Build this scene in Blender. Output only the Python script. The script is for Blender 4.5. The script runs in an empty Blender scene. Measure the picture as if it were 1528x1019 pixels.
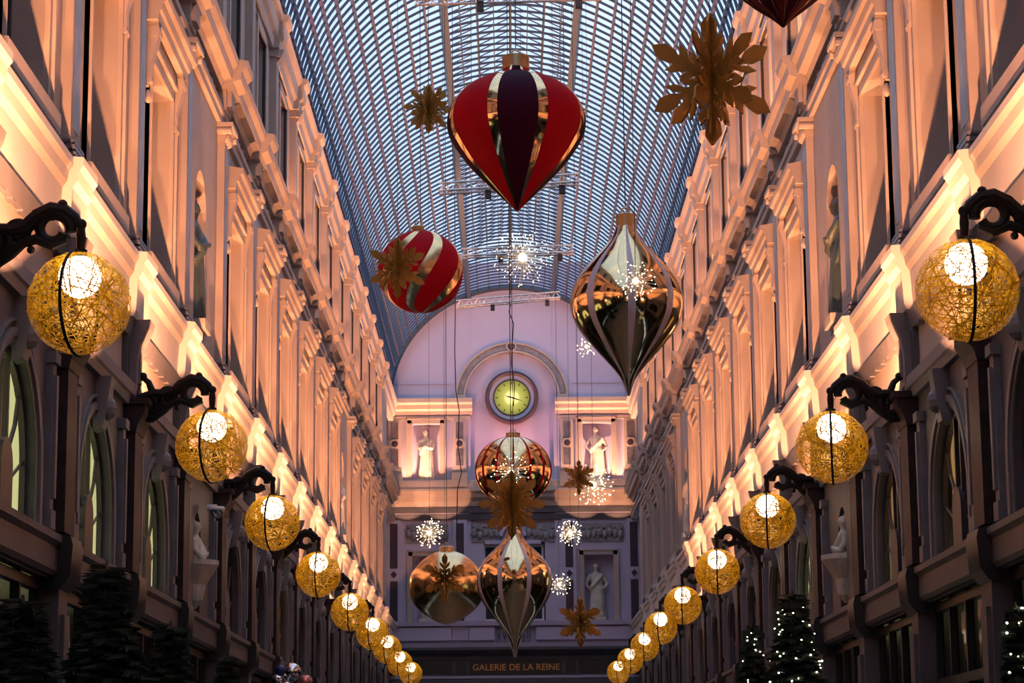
import bpy, bmesh, math, random
from mathutils import Vector, Matrix
random.seed(7)
PI = math.pi
SC = bpy.context.scene
COL = SC.collection

# ------------------------------------------------------------------ camera, sky, exposure
def make_camera():
    cd = bpy.data.cameras.new('camera'); cam = bpy.data.objects.new('camera', cd); COL.objects.link(cam)
    cd.sensor_width = 36; cd.lens = 3539.28/1528*36; cd.clip_end = 400
    f, c, t, yw, r = 3539.28, -.1348, .1865, -.002, .0092
    # forward, right, up from tilt / yaw / roll
    def back(v):                       # yawed frame to world
        x, y, z = v
        return Vector((x*math.cos(yw)-y*math.sin(yw), x*math.sin(yw)+y*math.cos(yw), z))
    fw = back((0, math.cos(t), math.sin(t))); up0 = back((0, -math.sin(t), math.cos(t))); rt0 = back((1, 0, 0))
    rt = rt0*math.cos(r)-up0*math.sin(r)
    up = rt0*math.sin(r)+up0*math.cos(r)
    m = Matrix((rt, up, -fw)).transposed().to_4x4()
    m.translation = Vector((c, 0, 1.6))
    cam.matrix_world = m
    SC.camera = cam
make_camera()

SC.view_settings.view_transform = 'Standard'
SC.view_settings.look = 'None'
SC.view_settings.gamma = 1
SC.view_settings.use_curve_mapping = False
SC.view_settings.exposure = 0.0

SKY_STRENGTH = 1.6
w = bpy.data.worlds.new('dusk_sky'); SC.world = w; w.use_nodes = True
nt = w.node_tree; nt.nodes.clear()
o_ = nt.nodes.new('ShaderNodeOutputWorld'); b_ = nt.nodes.new('ShaderNodeBackground')
tc = nt.nodes.new('ShaderNodeTexCoord'); ns = nt.nodes.new('ShaderNodeTexNoise'); cr = nt.nodes.new('ShaderNodeValToRGB')
ns.inputs['Scale'].default_value = 3.0; ns.inputs['Detail'].default_value = 5
cr.color_ramp.elements[0].position = .35; cr.color_ramp.elements[0].color = (.48, .66, 1.0, 1)
cr.color_ramp.elements[1].position = .7; cr.color_ramp.elements[1].color = (.80, .90, 1.0, 1)
nt.links.new(tc.outputs['Generated'], ns.inputs['Vector']); nt.links.new(ns.outputs['Fac'], cr.inputs['Fac'])
nt.links.new(cr.outputs['Color'], b_.inputs['Color']); nt.links.new(b_.outputs['Background'], o_.inputs['Surface'])
b_.inputs['Strength'].default_value = SKY_STRENGTH

UPLIGHT_POWER = 1450.0
ATTIC_POWER = 720.0
UPLIGHT_COLOR = (1.0, .40, .175)

# ------------------------------------------------------------------ helpers
def tag(o, label=None, cat=None, group=None, kind=None):
    if label: o['label'] = label
    if cat: o['category'] = cat
    if group: o['group'] = group
    if kind: o['kind'] = kind
    return o

def empty(name, loc=(0, 0, 0), rz=0, parent=None):
    o = bpy.data.objects.new(name, None); COL.objects.link(o)
    o.location = loc; o.rotation_euler = (0, 0, rz); o.empty_display_size = .1
    if parent: o.parent = parent
    return o

def kids(o): return [c for c in bpy.data.objects if c.parent == o]

def copy_tree(o, parent=None, loc=None):
    def rec(s, p):
        c = s.copy(); COL.objects.link(c); c.parent = p
        for ch in CH.get(s.name, []): rec(ch, c)
        return c
    CH = {}
    for x in bpy.data.objects:
        if x.parent: CH.setdefault(x.parent.name, []).append(x)
    c = rec(o, parent)
    if loc is not None: c.location = loc
    return c

class MB:
    """collects faces of one mesh"""
    def __init__(s): s.v = []; s.f = []; s.m = []
    def add(s, vs, fs, mi=0):
        n = len(s.v); s.v += [tuple(p) for p in vs]; s.f += [tuple(n+i for i in f) for f in fs]; s.m += [mi]*len(fs)
    def box(s, x0, x1, y0, y1, z0, z1, mi=0):
        vs = [(x, y, z) for x in (x0, x1) for y in (y0, y1) for z in (z0, z1)]
        s.add(vs, [(0, 1, 3, 2), (4, 6, 7, 5), (0, 4, 5, 1), (2, 3, 7, 6), (0, 2, 6, 4), (1, 5, 7, 3)], mi)
    def prism(s, poly, fn, a, b, mi=0):
        """poly: 2-D points; fn(u, v, t) -> 3-D point; extruded from t=a to t=b"""
        n = len(poly); vs = [fn(u, v, a) for u, v in poly]+[fn(u, v, b) for u, v in poly]
        fs = [(i, (i+1) % n, n+(i+1) % n, n+i) for i in range(n)]
        fs += [tuple(range(n-1, -1, -1)), tuple(range(n, 2*n))]
        s.add(vs, fs, mi)
    def tube(s, pts, r, n=6, mi=0, closed=False, caps=True):
        P = [Vector(p) for p in pts]; k = len(P)
        rr = r if isinstance(r, (list, tuple)) else [r]*k
        vs = []; prev = None
        for i in range(k):
            if closed: t = P[(i+1) % k]-P[i-1]
            else: t = P[min(i+1, k-1)]-P[max(i-1, 0)]
            t = t.normalized() if t.length > 1e-9 else Vector((0, 0, 1))
            if prev is None:
                a = Vector((0, 0, 1)) if abs(t.z) < .9 else Vector((1, 0, 0)); u = t.cross(a).normalized()
            else:
                u = prev-t*prev.dot(t); u = u.normalized() if u.length > 1e-6 else t.orthogonal().normalized()
            prev = u; w_ = t.cross(u)
            for j in range(n):
                an = 2*PI*j/n; vs.append(P[i]+(u*math.cos(an)+w_*math.sin(an))*rr[i])
        fs = []
        for i in range(k if closed else k-1):
            for j in range(n):
                a = i*n+j; b = i*n+(j+1) % n; c = ((i+1) % k)*n+(j+1) % n; d = ((i+1) % k)*n+j
                fs.append((a, b, c, d))
        if caps and not closed: fs += [tuple(range(n-1, -1, -1)), tuple((k-1)*n+j for j in range(n))]
        s.add(vs, fs, mi)
    def lathe(s, prof, n=24, c=(0, 0, 0), mi=0, a0=0, a1=2*PI, matfn=None, sx=1, sy=1):
        """prof: (r, z) list about the z axis"""
        full = abs(a1-a0-2*PI) < 1e-6; m = n if full else n+1
        vs = []
        for r, z in prof:
            for j in range(m):
                a = a0+(a1-a0)*j/n; vs.append((c[0]+sx*r*math.cos(a), c[1]+sy*r*math.sin(a), c[2]+z))
        base = len(s.v); s.v += vs
        for i in range(len(prof)-1):
            for j in range(n):
                j2 = (j+1) % m
                s.f.append((base+i*m+j, base+i*m+j2, base+(i+1)*m+j2, base+(i+1)*m+j)); s.m.append(matfn(i, j) if matfn else mi)
        if full:
            if prof[0][0] > 1e-4: s.f.append(tuple(base+j for j in range(m-1, -1, -1))); s.m.append(mi)
            if prof[-1][0] > 1e-4: s.f.append(tuple(base+(len(prof)-1)*m+j for j in range(m))); s.m.append(mi)
    def sphere(s, c, r, n=12, k=8, mi=0, sz=1):
        s.lathe([(max(r*math.sin(PI*i/k), 1e-5), -r*sz*math.cos(PI*i/k)) for i in range(k+1)], n, c, mi)
    def mesh(s, name, mats, smooth=False, weld=False, recalc=True):
        me = bpy.data.meshes.new(name); me.from_pydata(s.v, [], s.f)
        for m in (mats if isinstance(mats, (list, tuple)) else [mats]): me.materials.append(m)
        me.polygons.foreach_set('material_index', s.m)
        if recalc or weld:
            bm = bmesh.new(); bm.from_mesh(me)
            if weld: bmesh.ops.remove_doubles(bm, verts=bm.verts, dist=1e-4)
            if recalc: bmesh.ops.recalc_face_normals(bm, faces=bm.faces)
            bm.to_mesh(me); bm.free()
        if smooth:
            me.polygons.foreach_set('use_smooth', [True]*len(me.polygons))
            me.set_sharp_from_angle(angle=math.radians(40))
        me.update(); return me
    def build(s, name, mats, parent=None, smooth=False, weld=False, loc=(0, 0, 0), rz=0, recalc=True):
        return inst(name, s.mesh(name, mats, smooth, weld, recalc), parent, loc, rz)

def inst(name, me, parent=None, loc=(0, 0, 0), rz=0):
    o = bpy.data.objects.new(name, me); COL.objects.link(o); o.location = loc; o.rotation_euler = (0, 0, rz)
    if parent: o.parent = parent
    return o

# ------------------------------------------------------------------ materials
def mat(name, col, rough=.6, metal=0, noise=0, nscale=3, col2=None, bump=0, bscale=20, emit=None, estr=0, coat=0, trans=0, sheen=0, spec=None):
    m = bpy.data.materials.new(name); m.use_nodes = True; N = m.node_tree; p = N.nodes['Principled BSDF']
    p.inputs['Base Color'].default_value = (*col, 1); p.inputs['Roughness'].default_value = rough; p.inputs['Metallic'].default_value = metal
    tcn = None
    if noise or bump:
        tcn = N.nodes.new('ShaderNodeTexCoord')
    if noise:
        n = N.nodes.new('ShaderNodeTexNoise'); n.inputs['Scale'].default_value = nscale; n.inputs['Detail'].default_value = 5
        r = N.nodes.new('ShaderNodeValToRGB'); c2 = col2 or tuple(c*(1-noise) for c in col)
        r.color_ramp.elements[0].position = .3; r.color_ramp.elements[1].position = .65
        r.color_ramp.elements[0].color = (*c2, 1); r.color_ramp.elements[1].color = (*col, 1)
        N.links.new(tcn.outputs['Object'], n.inputs['Vector']); N.links.new(n.outputs['Fac'], r.inputs['Fac']); N.links.new(r.outputs['Color'], p.inputs['Base Color'])
    if bump:
        n2 = N.nodes.new('ShaderNodeTexNoise'); n2.inputs['Scale'].default_value = bscale; n2.inputs['Detail'].default_value = 3
        b = N.nodes.new('ShaderNodeBump'); b.inputs['Strength'].default_value = bump; b.inputs['Distance'].default_value = .02
        N.links.new(tcn.outputs['Object'], n2.inputs['Vector']); N.links.new(n2.outputs['Fac'], b.inputs['Height']); N.links.new(b.outputs['Normal'], p.inputs['Normal'])
    if emit: p.inputs['Emission Color'].default_value = (*emit, 1); p.inputs['Emission Strength'].default_value = estr
    if coat: p.inputs['Coat Weight'].default_value = coat
    if trans: p.inputs['Transmission Weight'].default_value = trans
    if spec is not None: p.inputs['Specular IOR Level'].default_value = spec
    if sheen: p.inputs['Sheen Weight'].default_value = sheen
    return m

M = {}
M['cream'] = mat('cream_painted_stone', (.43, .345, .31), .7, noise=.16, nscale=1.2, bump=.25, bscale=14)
M['creamtrim'] = mat('cream_trim', (.48, .385, .335), .6, noise=.14, nscale=2)
M['ledge'] = mat('pale_ledge_paint', (.66, .60, .56), .6, noise=.10, nscale=2)
M['relief'] = mat('grey_stone_and_shade', (.30, .28, .31), .7, noise=.35, nscale=6, bump=1.0, bscale=9)  # grey of the end-wall reliefs; on the side friezes it paints their shade
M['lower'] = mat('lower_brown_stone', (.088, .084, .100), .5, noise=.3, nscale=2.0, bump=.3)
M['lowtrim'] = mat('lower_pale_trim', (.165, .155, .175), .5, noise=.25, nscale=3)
M['marble'] = mat('dark_red_marble', (.035, .02, .024), .5, spec=.25, noise=.6, nscale=5)
M['darkwood'] = mat('dark_shopfront_paint', (.016, .015, .017), .4)
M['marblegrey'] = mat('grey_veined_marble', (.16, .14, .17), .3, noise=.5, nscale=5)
M['iron'] = mat('black_wrought_iron', (.006, .005, .006), .55, spec=.2)
M['roofbar'] = mat('blue_grey_painted_bar', (.022, .045, .085), .5)
M['purlin'] = mat('slate_painted_purlin', (.045, .055, .095), .5, noise=.3, nscale=.6, col2=(.07, .035, .07))
M['alu'] = mat('brushed_aluminium', (.70, .66, .66), .3, metal=.9)
M['gold'] = mat('polished_gold', (.94, .68, .36), .09, metal=1)
M['goldsatin'] = mat('satin_gold', (.93, .66, .34), .20, metal=1)
M['red'] = mat('red_velvet', (.43, .002, .012), .7, spec=.10)
M['purple'] = mat('dark_purple_velvet', (.034, .001, .018), .7, spec=.10)
M['maroon'] = mat('dark_maroon', (.10, .003, .008), .4, spec=.25)
M['white'] = mat('lilac_white_stripe', (.60, .56, .70), .4)
M['flake'] = mat('matt_gold_card', (.40, .205, .035), .45, metal=.35, noise=.2, nscale=4)
M['cap'] = mat('brushed_gold_cap', (.62, .47, .27), .33, metal=1)
M['wire'] = mat('dark_cable', (.02, .02, .03), .5)
M['statue'] = mat('pale_statue_stone', (.66, .60, .52), .7, noise=.35, nscale=5)
M['bronze'] = mat('green_bronze', (.06, .085, .085), .45, noise=.3, nscale=4)
M['led'] = mat('warm_led', (1, .9, .7), .5, emit=(1, .80, .50), estr=9)
M['ledwire'] = mat('starburst_wire', (.75, .66, .55), .35, metal=.8, emit=(1, .8, .5), estr=.25)
M['treeled'] = mat('tree_led', (1, .9, .7), .5, emit=(1, .80, .50), estr=16)
M['blueled'] = mat('blue_led', (.5, .5, 1), .5, emit=(.35, .35, 1), estr=2.2)
M['bulb'] = mat('opal_bulb', (1, .95, .9), .4, emit=(1, .82, .60), estr=8.5)
M['needle'] = mat('dark_conifer_needles', (.022, .045, .034), .6, noise=.5, nscale=4)
M['bark'] = mat('bark', (.06, .04, .03), .8)
M['floor'] = mat('patterned_stone_floor', (.09, .085, .08), .4, noise=.4, nscale=1)
M['winframe'] = mat('dark_window_frame', (.035, .03, .038), .4)
M['sash'] = mat('white_sash', (.62, .60, .66), .5)
M['ring'] = mat('purple_brown_clock_ring', (.05, .024, .042), .5)
M['ringpale'] = mat('pale_clock_ring', (.42, .38, .46), .6)
M['lunette'] = mat('pale_pink_plaster', (.50, .45, .60), .7, noise=.10, nscale=.6)
M['signdark'] = mat('dark_sign_board', (.035, .026, .03), .5)
M['signgold'] = mat('gilt_lettering', (.75, .36, .10), .4, metal=.3)
M['curtain'] = mat('lit_room_blind', (.9, .8, .5), .8, emit=(.95, .86, .36), estr=1.5, noise=.1)
M['amber'] = mat('amber_lit_room', (.9, .6, .3), .8, emit=(1, .50, .16), estr=.8)
M['silver'] = mat('silver_bauble', (.75, .75, .80), .12, metal=1)
M['pinkbauble'] = mat('pink_bauble', (.62, .22, .22), .2, metal=.7)
M['bluebauble'] = mat('dark_blue_bauble', (.02, .04, .16), .25, metal=.4)
M['camwhite'] = mat('white_plastic', (.75, .75, .82), .3)

def mat_glass(name, tint, gl=.12, rough=.15):
    m = bpy.data.materials.new(name); m.use_nodes = True; N = m.node_tree; N.nodes.clear()
    o = N.nodes.new('ShaderNodeOutputMaterial'); mx = N.nodes.new('ShaderNodeMixShader')
    t = N.nodes.new('ShaderNodeBsdfTransparent'); g = N.nodes.new('ShaderNodeBsdfGlossy')
    t.inputs['Color'].default_value = (*tint, 1); g.inputs['Roughness'].default_value = rough; g.inputs['Color'].default_value = (.8, .85, .9, 1)
    fr = N.nodes.new('ShaderNodeLayerWeight'); pw = N.nodes.new('ShaderNodeMath'); pw.operation = 'POWER'; pw.inputs[1].default_value = 5
    ma = N.nodes.new('ShaderNodeMath'); ma.operation = 'MULTIPLY_ADD'; ma.inputs[1].default_value = .5; ma.inputs[2].default_value = .03
    N.links.new(fr.outputs['Facing'], pw.inputs[0]); N.links.new(pw.outputs[0], ma.inputs[0]); N.links.new(ma.outputs[0], mx.inputs[0]); N.links.new(t.outputs[0], mx.inputs[1]); N.links.new(g.outputs[0], mx.inputs[2]); N.links.new(mx.outputs[0], o.inputs[0])
    return m
M['roofglass'] = mat_glass('pale_roof_glass', (.86, .91, .97))
M['glass'] = mat_glass('window_glass', (.75, .78, .80), rough=.05)
M['roomdark'] = mat('dark_room', (.02, .022, .03), .3)

def mat_twine():
    m = bpy.data.materials.new('gold_twine'); m.use_nodes = True; N = m.node_tree; N.nodes.clear()
    o = N.nodes.new('ShaderNodeOutputMaterial'); mx = N.nodes.new('ShaderNodeMixShader'); mx.inputs[0].default_value = .30
    a = N.nodes.new('ShaderNodeBsdfPrincipled'); b = N.nodes.new('ShaderNodeBsdfTranslucent')
    a.inputs['Base Color'].default_value = (.60, .34, .018, 1); a.inputs['Roughness'].default_value = .35; a.inputs['Metallic'].default_value = .2
    b.inputs['Color'].default_value = (.72, .40, .010, 1)
    N.links.new(a.outputs[0], mx.inputs[1]); N.links.new(b.outputs[0], mx.inputs[2]); N.links.new(mx.outputs[0], o.inputs[0])
    return m
M['twine'] = mat_twine()

# ------------------------------------------------------------------ the hall: bay grid
PITCH = 3.72
Y1 = 24.2                                   # pilaster that carries the second pair of lamps
K0, K1 = -8, 14                             # pilasters built (end wall closes the hall after the last)
def yk(k): return Y1+PITCH*(k-1)
YEND = 80.5
YSTART = yk(K0)-PITCH/2
NICHE = (2, 9, -5)                          # bays that hold a statue instead of a window
XW, XL, XA = 4.08, 4.06, 4.15               # wall planes: first floor, ground, attic

fl = MB(); fl.box(-4.6, 4.6, YSTART, YEND+.5, -.1, 0)
f_o = tag(fl.build('floor', M['floor']), 'grey patterned stone floor of the arcade', 'floor', kind='structure')

def arch_pts(h, z0, zs, n=14):
    """outline of an arched opening, from bottom left up and over to bottom right"""
    return [(-h, z0)]+[(-h*math.cos(PI*i/n), zs+h*math.sin(PI*i/n)) for i in range(n+1)]+[(h, z0)]

def wall_bay(mb, s, y0, y1, z0, z1, yc, outline, X, dep, mi=0):
    """flat wall with one opening and its reveal; outline in (y, z) about yc"""
    P = [(yc+a, b) for a, b in outline]
    def q(pts): mb.add([(s*X, a, b) for a, b in pts], [tuple(range(len(pts)))], mi)
    a0, b0 = P[0]; a1, b1 = P[-1]
    if b0 > z0: q([(y0, z0), (y1, z0), (y1, b0), (y0, b0)])
    q([(y0, b0), (a0, b0), (a0, z1), (y0, z1)]); q([(a1, b1), (y1, b1), (y1, z1), (a1, z1)])
    for i in range(1, len(P)-2):
        (p, r), (p2, r2) = P[i], P[i+1]
        if p2-p > 1e-5: q([(p, r), (p2, r2), (p2, z1), (p, z1)])
    n = len(P)
    for i in range(n):
        (p, r), (p2, r2) = P[i], P[(i+1) % n]
        mb.add([(s*X, p, r), (s*X, p2, r2), (s*(X+dep), p2, r2), (s*(X+dep), p, r)], [(0, 1, 2, 3)], mi)

RECT1 = [(-.85, 7.35), (-.85, 9.58), (.85, 9.58), (.85, 7.35)]       # first-floor window
RECTA = [(-.62, 11.75), (-.62, 13.75), (.62, 13.75), (.62, 11.75)]   # attic window
ARCHL = arch_pts(.90, 3.80, 4.22)                                    # ground arch window
NICHU = arch_pts(.55, 7.35, 8.95)
NICHL = arch_pts(.34, 3.75, 4.72)

def lin(poly, s, y0, y1, mb, mi=0):         # moulding of (X, z) profile run along the hall
    mb.prism(poly, lambda u, v, t: (s*u, t, v), y0, y1, mi)

LEDGE = [(4.2, 6.40), (4.05, 6.40), (4.03, 6.46), (4.01, 6.80), (3.97, 6.86), (3.955, 6.95), (3.92, 7.00), (3.92, 7.07), (4.2, 7.11)]
def out(poly, d, lim=4.19): return [(x if x > lim-.01 else x-d, z) for x, z in poly]
ENTAB = [(4.2, 10.60), (4.02, 10.60), (4.02, 10.70), (3.99, 10.72), (3.99, 10.80), (4.2, 10.80)]
CORN = [(4.2, 11.08), (4.02, 11.08), (3.98, 11.16), (3.88, 11.20), (3.86, 11.32), (3.80, 11.38), (3.78, 11.46), (4.2, 11.54)]
TOPC = [(4.25, 14.05), (4.08, 14.05), (4.06, 14.20), (4.00, 14.26), (3.98, 14.48), (3.92, 14.54), (3.90, 14.62), (4.25, 14.70)]
ARCHI = [(4.2, 5.50), (4.0, 5.50), (3.98, 5.58), (3.96, 5.60), (3.96, 5.72), (4.2, 5.72)]
BAND = [(4.2, 3.42), (4.02, 3.42), (3.99, 3.46), (3.99, 3.66), (3.95, 3.70), (3.95, 3.76), (4.2, 3.79)]

def build_side(s, side):
    W = MB()
    for b in range(K0-1, K1+1):
        yc = yk(b)+PITCH/2
        y0, y1 = yk(b), min(yk(b+1), YEND)
        if b == K0-1: y0 = YSTART
        if b == K0-1:
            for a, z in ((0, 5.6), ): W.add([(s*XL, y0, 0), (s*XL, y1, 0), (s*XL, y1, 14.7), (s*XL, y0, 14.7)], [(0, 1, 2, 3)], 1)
            continue
        if b == K1:
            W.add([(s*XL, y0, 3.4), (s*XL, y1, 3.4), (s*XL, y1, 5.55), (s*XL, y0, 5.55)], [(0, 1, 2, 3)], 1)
            W.add([(s*XW, y0, 5.5), (s*XW, y1, 5.5), (s*XW, y1, 14.7), (s*XW, y0, 14.7)], [(0, 1, 2, 3)], 0)
            continue
        n = b in NICHE
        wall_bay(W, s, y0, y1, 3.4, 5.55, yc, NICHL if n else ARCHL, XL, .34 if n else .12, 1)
        wall_bay(W, s, y0, y1, 5.5, 10.64, yc, NICHU if n else RECT1, XW, .34, 0)
        wall_bay(W, s, y0, y1, 10.64, 14.72, yc, RECTA, XA, .2, 0)
        if n:                                   # backs of the niches
            W.add([(s*(XW+.34), yc+a, z) for a, z in NICHU], [tuple(range(len(NICHU)))], 0)
            W.add([(s*(XL+.34), yc+a, z) for a, z in NICHL], [tuple(range(len(NICHL)))], 1)
    # outer skin, so that the sky does not leak in behind the windows
    W.add([(s*4.85, YSTART, 0), (s*4.85, YEND, 0), (s*4.85, YEND, 14.72), (s*4.85, YSTART, 14.72)], [(0, 1, 2, 3)], 2)
    W.add([(s*4.85, YSTART, 14.72), (s*4.85, YEND, 14.72), (s*4.1, YEND, 14.72), (s*4.1, YSTART, 14.72)], [(0, 1, 2, 3)], 2)
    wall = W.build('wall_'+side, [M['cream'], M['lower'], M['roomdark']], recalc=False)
    tag(wall, '%s arcade wall of arched shops, tall first floor and attic in cream stone' % side, 'wall', kind='structure')

    # continuous mouldings: one piece per storey line
    def run(name, poly, m, y0=YSTART, y1=YEND):
        mb = MB(); lin(poly, s, y0, y1, mb); return mb.build(name, m, wall)
    run('ledge_cornice', LEDGE, M['ledge']); run('architrave', ENTAB, M['cream'])
    run('main_cornice', CORN, M['creamtrim']); run('crowning_cornice', TOPC, M['creamtrim'])
    run('lower_architrave', ARCHI, M['lowtrim']); run('string_band', BAND, M['lower'])
    run('soffit_moulding', [(4.2, 6.22), (4.02, 6.22), (4.0, 6.3), (3.98, 6.38), (4.2, 6.38)], M['lowtrim'])

    # ---- meshes for one bay or one pilaster, shared by all
    ME = {}
    def P(name, fn, m, smooth=False):
        mb = MB(); fn(mb); ME[name] = mb.mesh(name, m, smooth)
    def bx(mb, X0, X1, a, b, z0, z1, mi=0): mb.box(s*X0, s*X1, a, b, z0, z1, mi)
    def up_pil(mb):
        bx(mb, 4.16, 3.98, -.22, .22, 7.27, 10.35)
    P('pilaster', up_pil, M['cream'])
    P('dark_front_panel', lambda mb: bx(mb, 4.0, 3.974, -.16, .16, 7.40, 10.25), M['marblegrey'])  # thin dark panel over most of the pilaster front
    def up_base(mb):
        bx(mb, 4.17, 3.92, -.28, .28, 7.08, 7.15); bx(mb, 4.17, 3.95, -.245, .245, 7.15, 7.18)
        bx(mb, 4.17, 3.93, -.27, .27, 7.18, 7.22); bx(mb, 4.17, 3.955, -.24, .24, 7.22, 7.245); bx(mb, 4.17, 3.94, -.255, .255, 7.245, 7.27)
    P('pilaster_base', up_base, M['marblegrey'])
    def cap(mb):
        mb.prism([(4.17, 10.35), (3.99, 10.35), (3.96, 10.40), (3.97, 10.44), (3.90, 10.54), (4.17, 10.54)], lambda u, v, t: (s*u, t, v), -.24, .24)
        bx(mb, 4.17, 3.86, -.32, .32, 10.54, 10.60)
        for a in (-.27, .27):
            mb.tube([(s*4.1, a, 10.49), (s*3.88, a, 10.49)], .05, 8)
        for a in (-.15, 0, .15): mb.sphere((s*3.97, a, 10.42), .06, 8, 5, sz=1.2)
    P('capital', cap, M['creamtrim'])
    P('ledge_block', lambda mb: lin([(x, z+.002) for x, z in out(LEDGE, .09)], s, -.36, .36, mb), M['ledge'])
    P('cornice_block', lambda mb: lin([(x, z+.003) for x, z in out(CORN, .12)], s, -.34, .34, mb), M['creamtrim'])
    P('frieze_block', lambda mb: (bx(mb, 4.18, 3.96, -.26, .26, 10.80, 11.08), bx(mb, 4.0, 3.9, -.17, .17, 10.86, 11.1)), M['cream'])
    P('crowning_block', lambda mb: (lin([(x, z+.003) for x, z in out(TOPC, .10, 4.24)], s, -.30, .30, mb),
        mb.prism([(4.18, 13.78), (4.06, 13.80), (3.98, 13.90), (3.90, 14.07), (4.18, 14.07)], lambda u, v, t: (s*u, t, v), -.13, .13)), M['creamtrim'])
    P('attic_pilaster', lambda mb: (bx(mb, 4.16, 4.03, -.19, .19, 11.75, 13.98), bx(mb, 4.17, 3.98, -.24, .24, 11.50, 11.75), bx(mb, 4.17, 3.98, -.24, .24, 13.92, 14.05)), M['cream'])
    def relief(mb):
        random.seed(3)
        bx(mb, 4.16, 4.12, -1.42, 1.42, 10.84, 11.05)
        for i in range(12):
            a = -1.3+2.6*i/11
            mb.sphere((s*4.115, a, 10.945+.035*math.sin(i*2.2)), .075, 7, 5)
            if i % 2 == 0: mb.tube([(s*4.10, a+.09*math.cos(t), 10.945+.07*math.sin(t)) for t in [j*.7 for j in range(8)]], .018, 5)
    P('frieze_relief', relief, M['relief'])  # grey here stands for the unlit band below the main cornice
    # first-floor window: surround, hood on two brackets
    def surround(mb):
        for a in (-1.0, .86): bx(mb, 4.16, 4.03, a, a+.14, 7.20, 9.72)
        for a in (-1.0, .96): bx(mb, 4.16, 4.0, a, a+.04, 7.20, 9.72)
        bx(mb, 4.16, 4.03, -1.0, 1.0, 9.585, 9.72); bx(mb, 4.16, 3.99, -1.03, 1.03, 9.72, 9.76)
        bx(mb, 4.16, 3.96, -1.1, 1.1, 7.16, 7.34)
    P('window_surround', surround, M['creamtrim'])
    def hood(mb):
        lin([(4.17, 9.93), (3.93, 9.93), (3.92, 10.02), (3.89, 10.04), (3.87, 10.12), (3.83, 10.15), (3.82, 10.21), (4.17, 10.27)], s, -1.18, 1.18, mb)
        bx(mb, 4.17, 4.02, -1.02, 1.02, 9.76, 9.93)
    P('hood', hood, M['creamtrim'])
    def brk(mb):
        for yc in (0,):
            mb.prism([(4.17, 9.18), (4.04, 9.2), (4.0, 9.30), (4.01, 9.45), (3.98, 9.6), (3.94, 9.72), (3.93, 9.82), (3.94, 9.93), (4.17, 9.93)], lambda u, v, t: (s*u, t, v), -.09, .09)
            mb.tube([(s*3.98, -.11, 9.82), (s*3.98, .11, 9.82)], .065, 10); mb.tube([(s*4.04, -.1, 9.27), (s*4.04, .1, 9.27)], .045, 8)
            mb.sphere((s*4.05, 0, 9.10), .05, 7, 5, sz=1.6)
    P('bracket', brk, M['creamtrim'], True)
    def wframe(mb, pts, yc0, X, wd, cross):
        pass
    def fr1(mb):
        X0, X1 = 4.42, 4.36
        for a in (-.85, -.03, .79): bx(mb, X0, X1, a, a+.06, 7.36, 9.57)
        for z in (7.36, 8.95, 9.51): bx(mb, X0, X1, -.85, .85, z, z+.06)
    P('window_frame', fr1, M['winframe'])
    P('glass_pane', lambda mb: bx(mb, 4.40, 4.395, -.84, .84, 7.37, 9.57), M['glass'])
    def fra(mb):
        X0, X1 = 4.34, 4.30
        for a in (-.62, -.025, .57): bx(mb, X0, X1, a, a+.05, 11.76, 13.74)
        for z in (11.76, 12.9, 13.69): bx(mb, X0, X1, -.62, .62, z, z+.05)
        for a in (-.74, .62): bx(mb, 4.16, 4.11, a, a+.12, 11.64, 13.86)
        bx(mb, 4.16, 4.11, -.74, .74, 13.75, 13.87); bx(mb, 4.16, 4.09, -.8, .8, 11.6, 11.74)
    P('attic_window_frame', fra, M['winframe'])
    P('attic_surround', lambda mb: [bx(mb, 4.16, 4.09, a, a+.13, 11.64, 13.87) for a in (-.76, .63)]+[bx(mb, 4.16, 4.09, -.76, .76, 13.76, 13.9)], M['creamtrim'])
    P('attic_glass', lambda mb: bx(mb, 4.325, 4.32, -.61, .61, 11.77, 13.73), M['glass'])
    # ground-floor arch: archivolt, keystone, imposts
    def ring_strip(mb, h, zs, w0, w1, X0, X1, z0, n=18):
        poly_o = arch_pts(h+w1, z0, zs, n); poly_i = arch_pts(h+w0, z0, zs, n)
        for i in range(len(poly_o)-1):
            (a, b), (c, d) = poly_o[i], poly_o[i+1]; (e, f), (g, h2) = poly_i[i], poly_i[i+1]
            vs = [(s*X, y, z) for X in (X0, X1) for y, z in ((a, b), (c, d), (g, h2), (e, f))]
            mb.add(vs, [(0, 1, 2, 3), (7, 6, 5, 4), (0, 4, 5, 1), (3, 2, 6, 7)])
    P('archivolt', lambda mb: (ring_strip(mb, .90, 4.22, .005, .06, 4.07, 4.045, 3.8), ring_strip(mb, .90, 4.22, .06, .13, 4.07, 4.02, 3.8), ring_strip(mb, .90, 4.22, .18, .205, 4.07, 4.03, 3.8)), M['lowtrim'])
    P('keystone', lambda mb: (mb.prism([(4.07, 4.98), (3.98, 5.0), (3.94, 5.2), (3.90, 5.5), (4.07, 5.5)], lambda u, v, t: (s*u, t, v), -.11, .11), mb.sphere((s*3.95, 0, 5.2), .09, 8, 6, sz=1.3)), M['lowtrim'])
    P('impost_strip', lambda mb: (bx(mb, 4.07, 4.0, -.08, .08, 3.8, 5.2), bx(mb, 4.07, 3.97, -.11, .11, 5.2, 5.3), bx(mb, 4.07, 3.98, -.1, .1, 3.79, 3.95), bx(mb, 4.07, 3.97, -.04, .04, 4.05, 5.1)), M['lowtrim'])
    def lp(mb):
        bx(mb, 4.08, 3.94, -.23, .23, 3.80, 5.22)
    P('marble_pilaster', lp, M['marble'])
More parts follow.
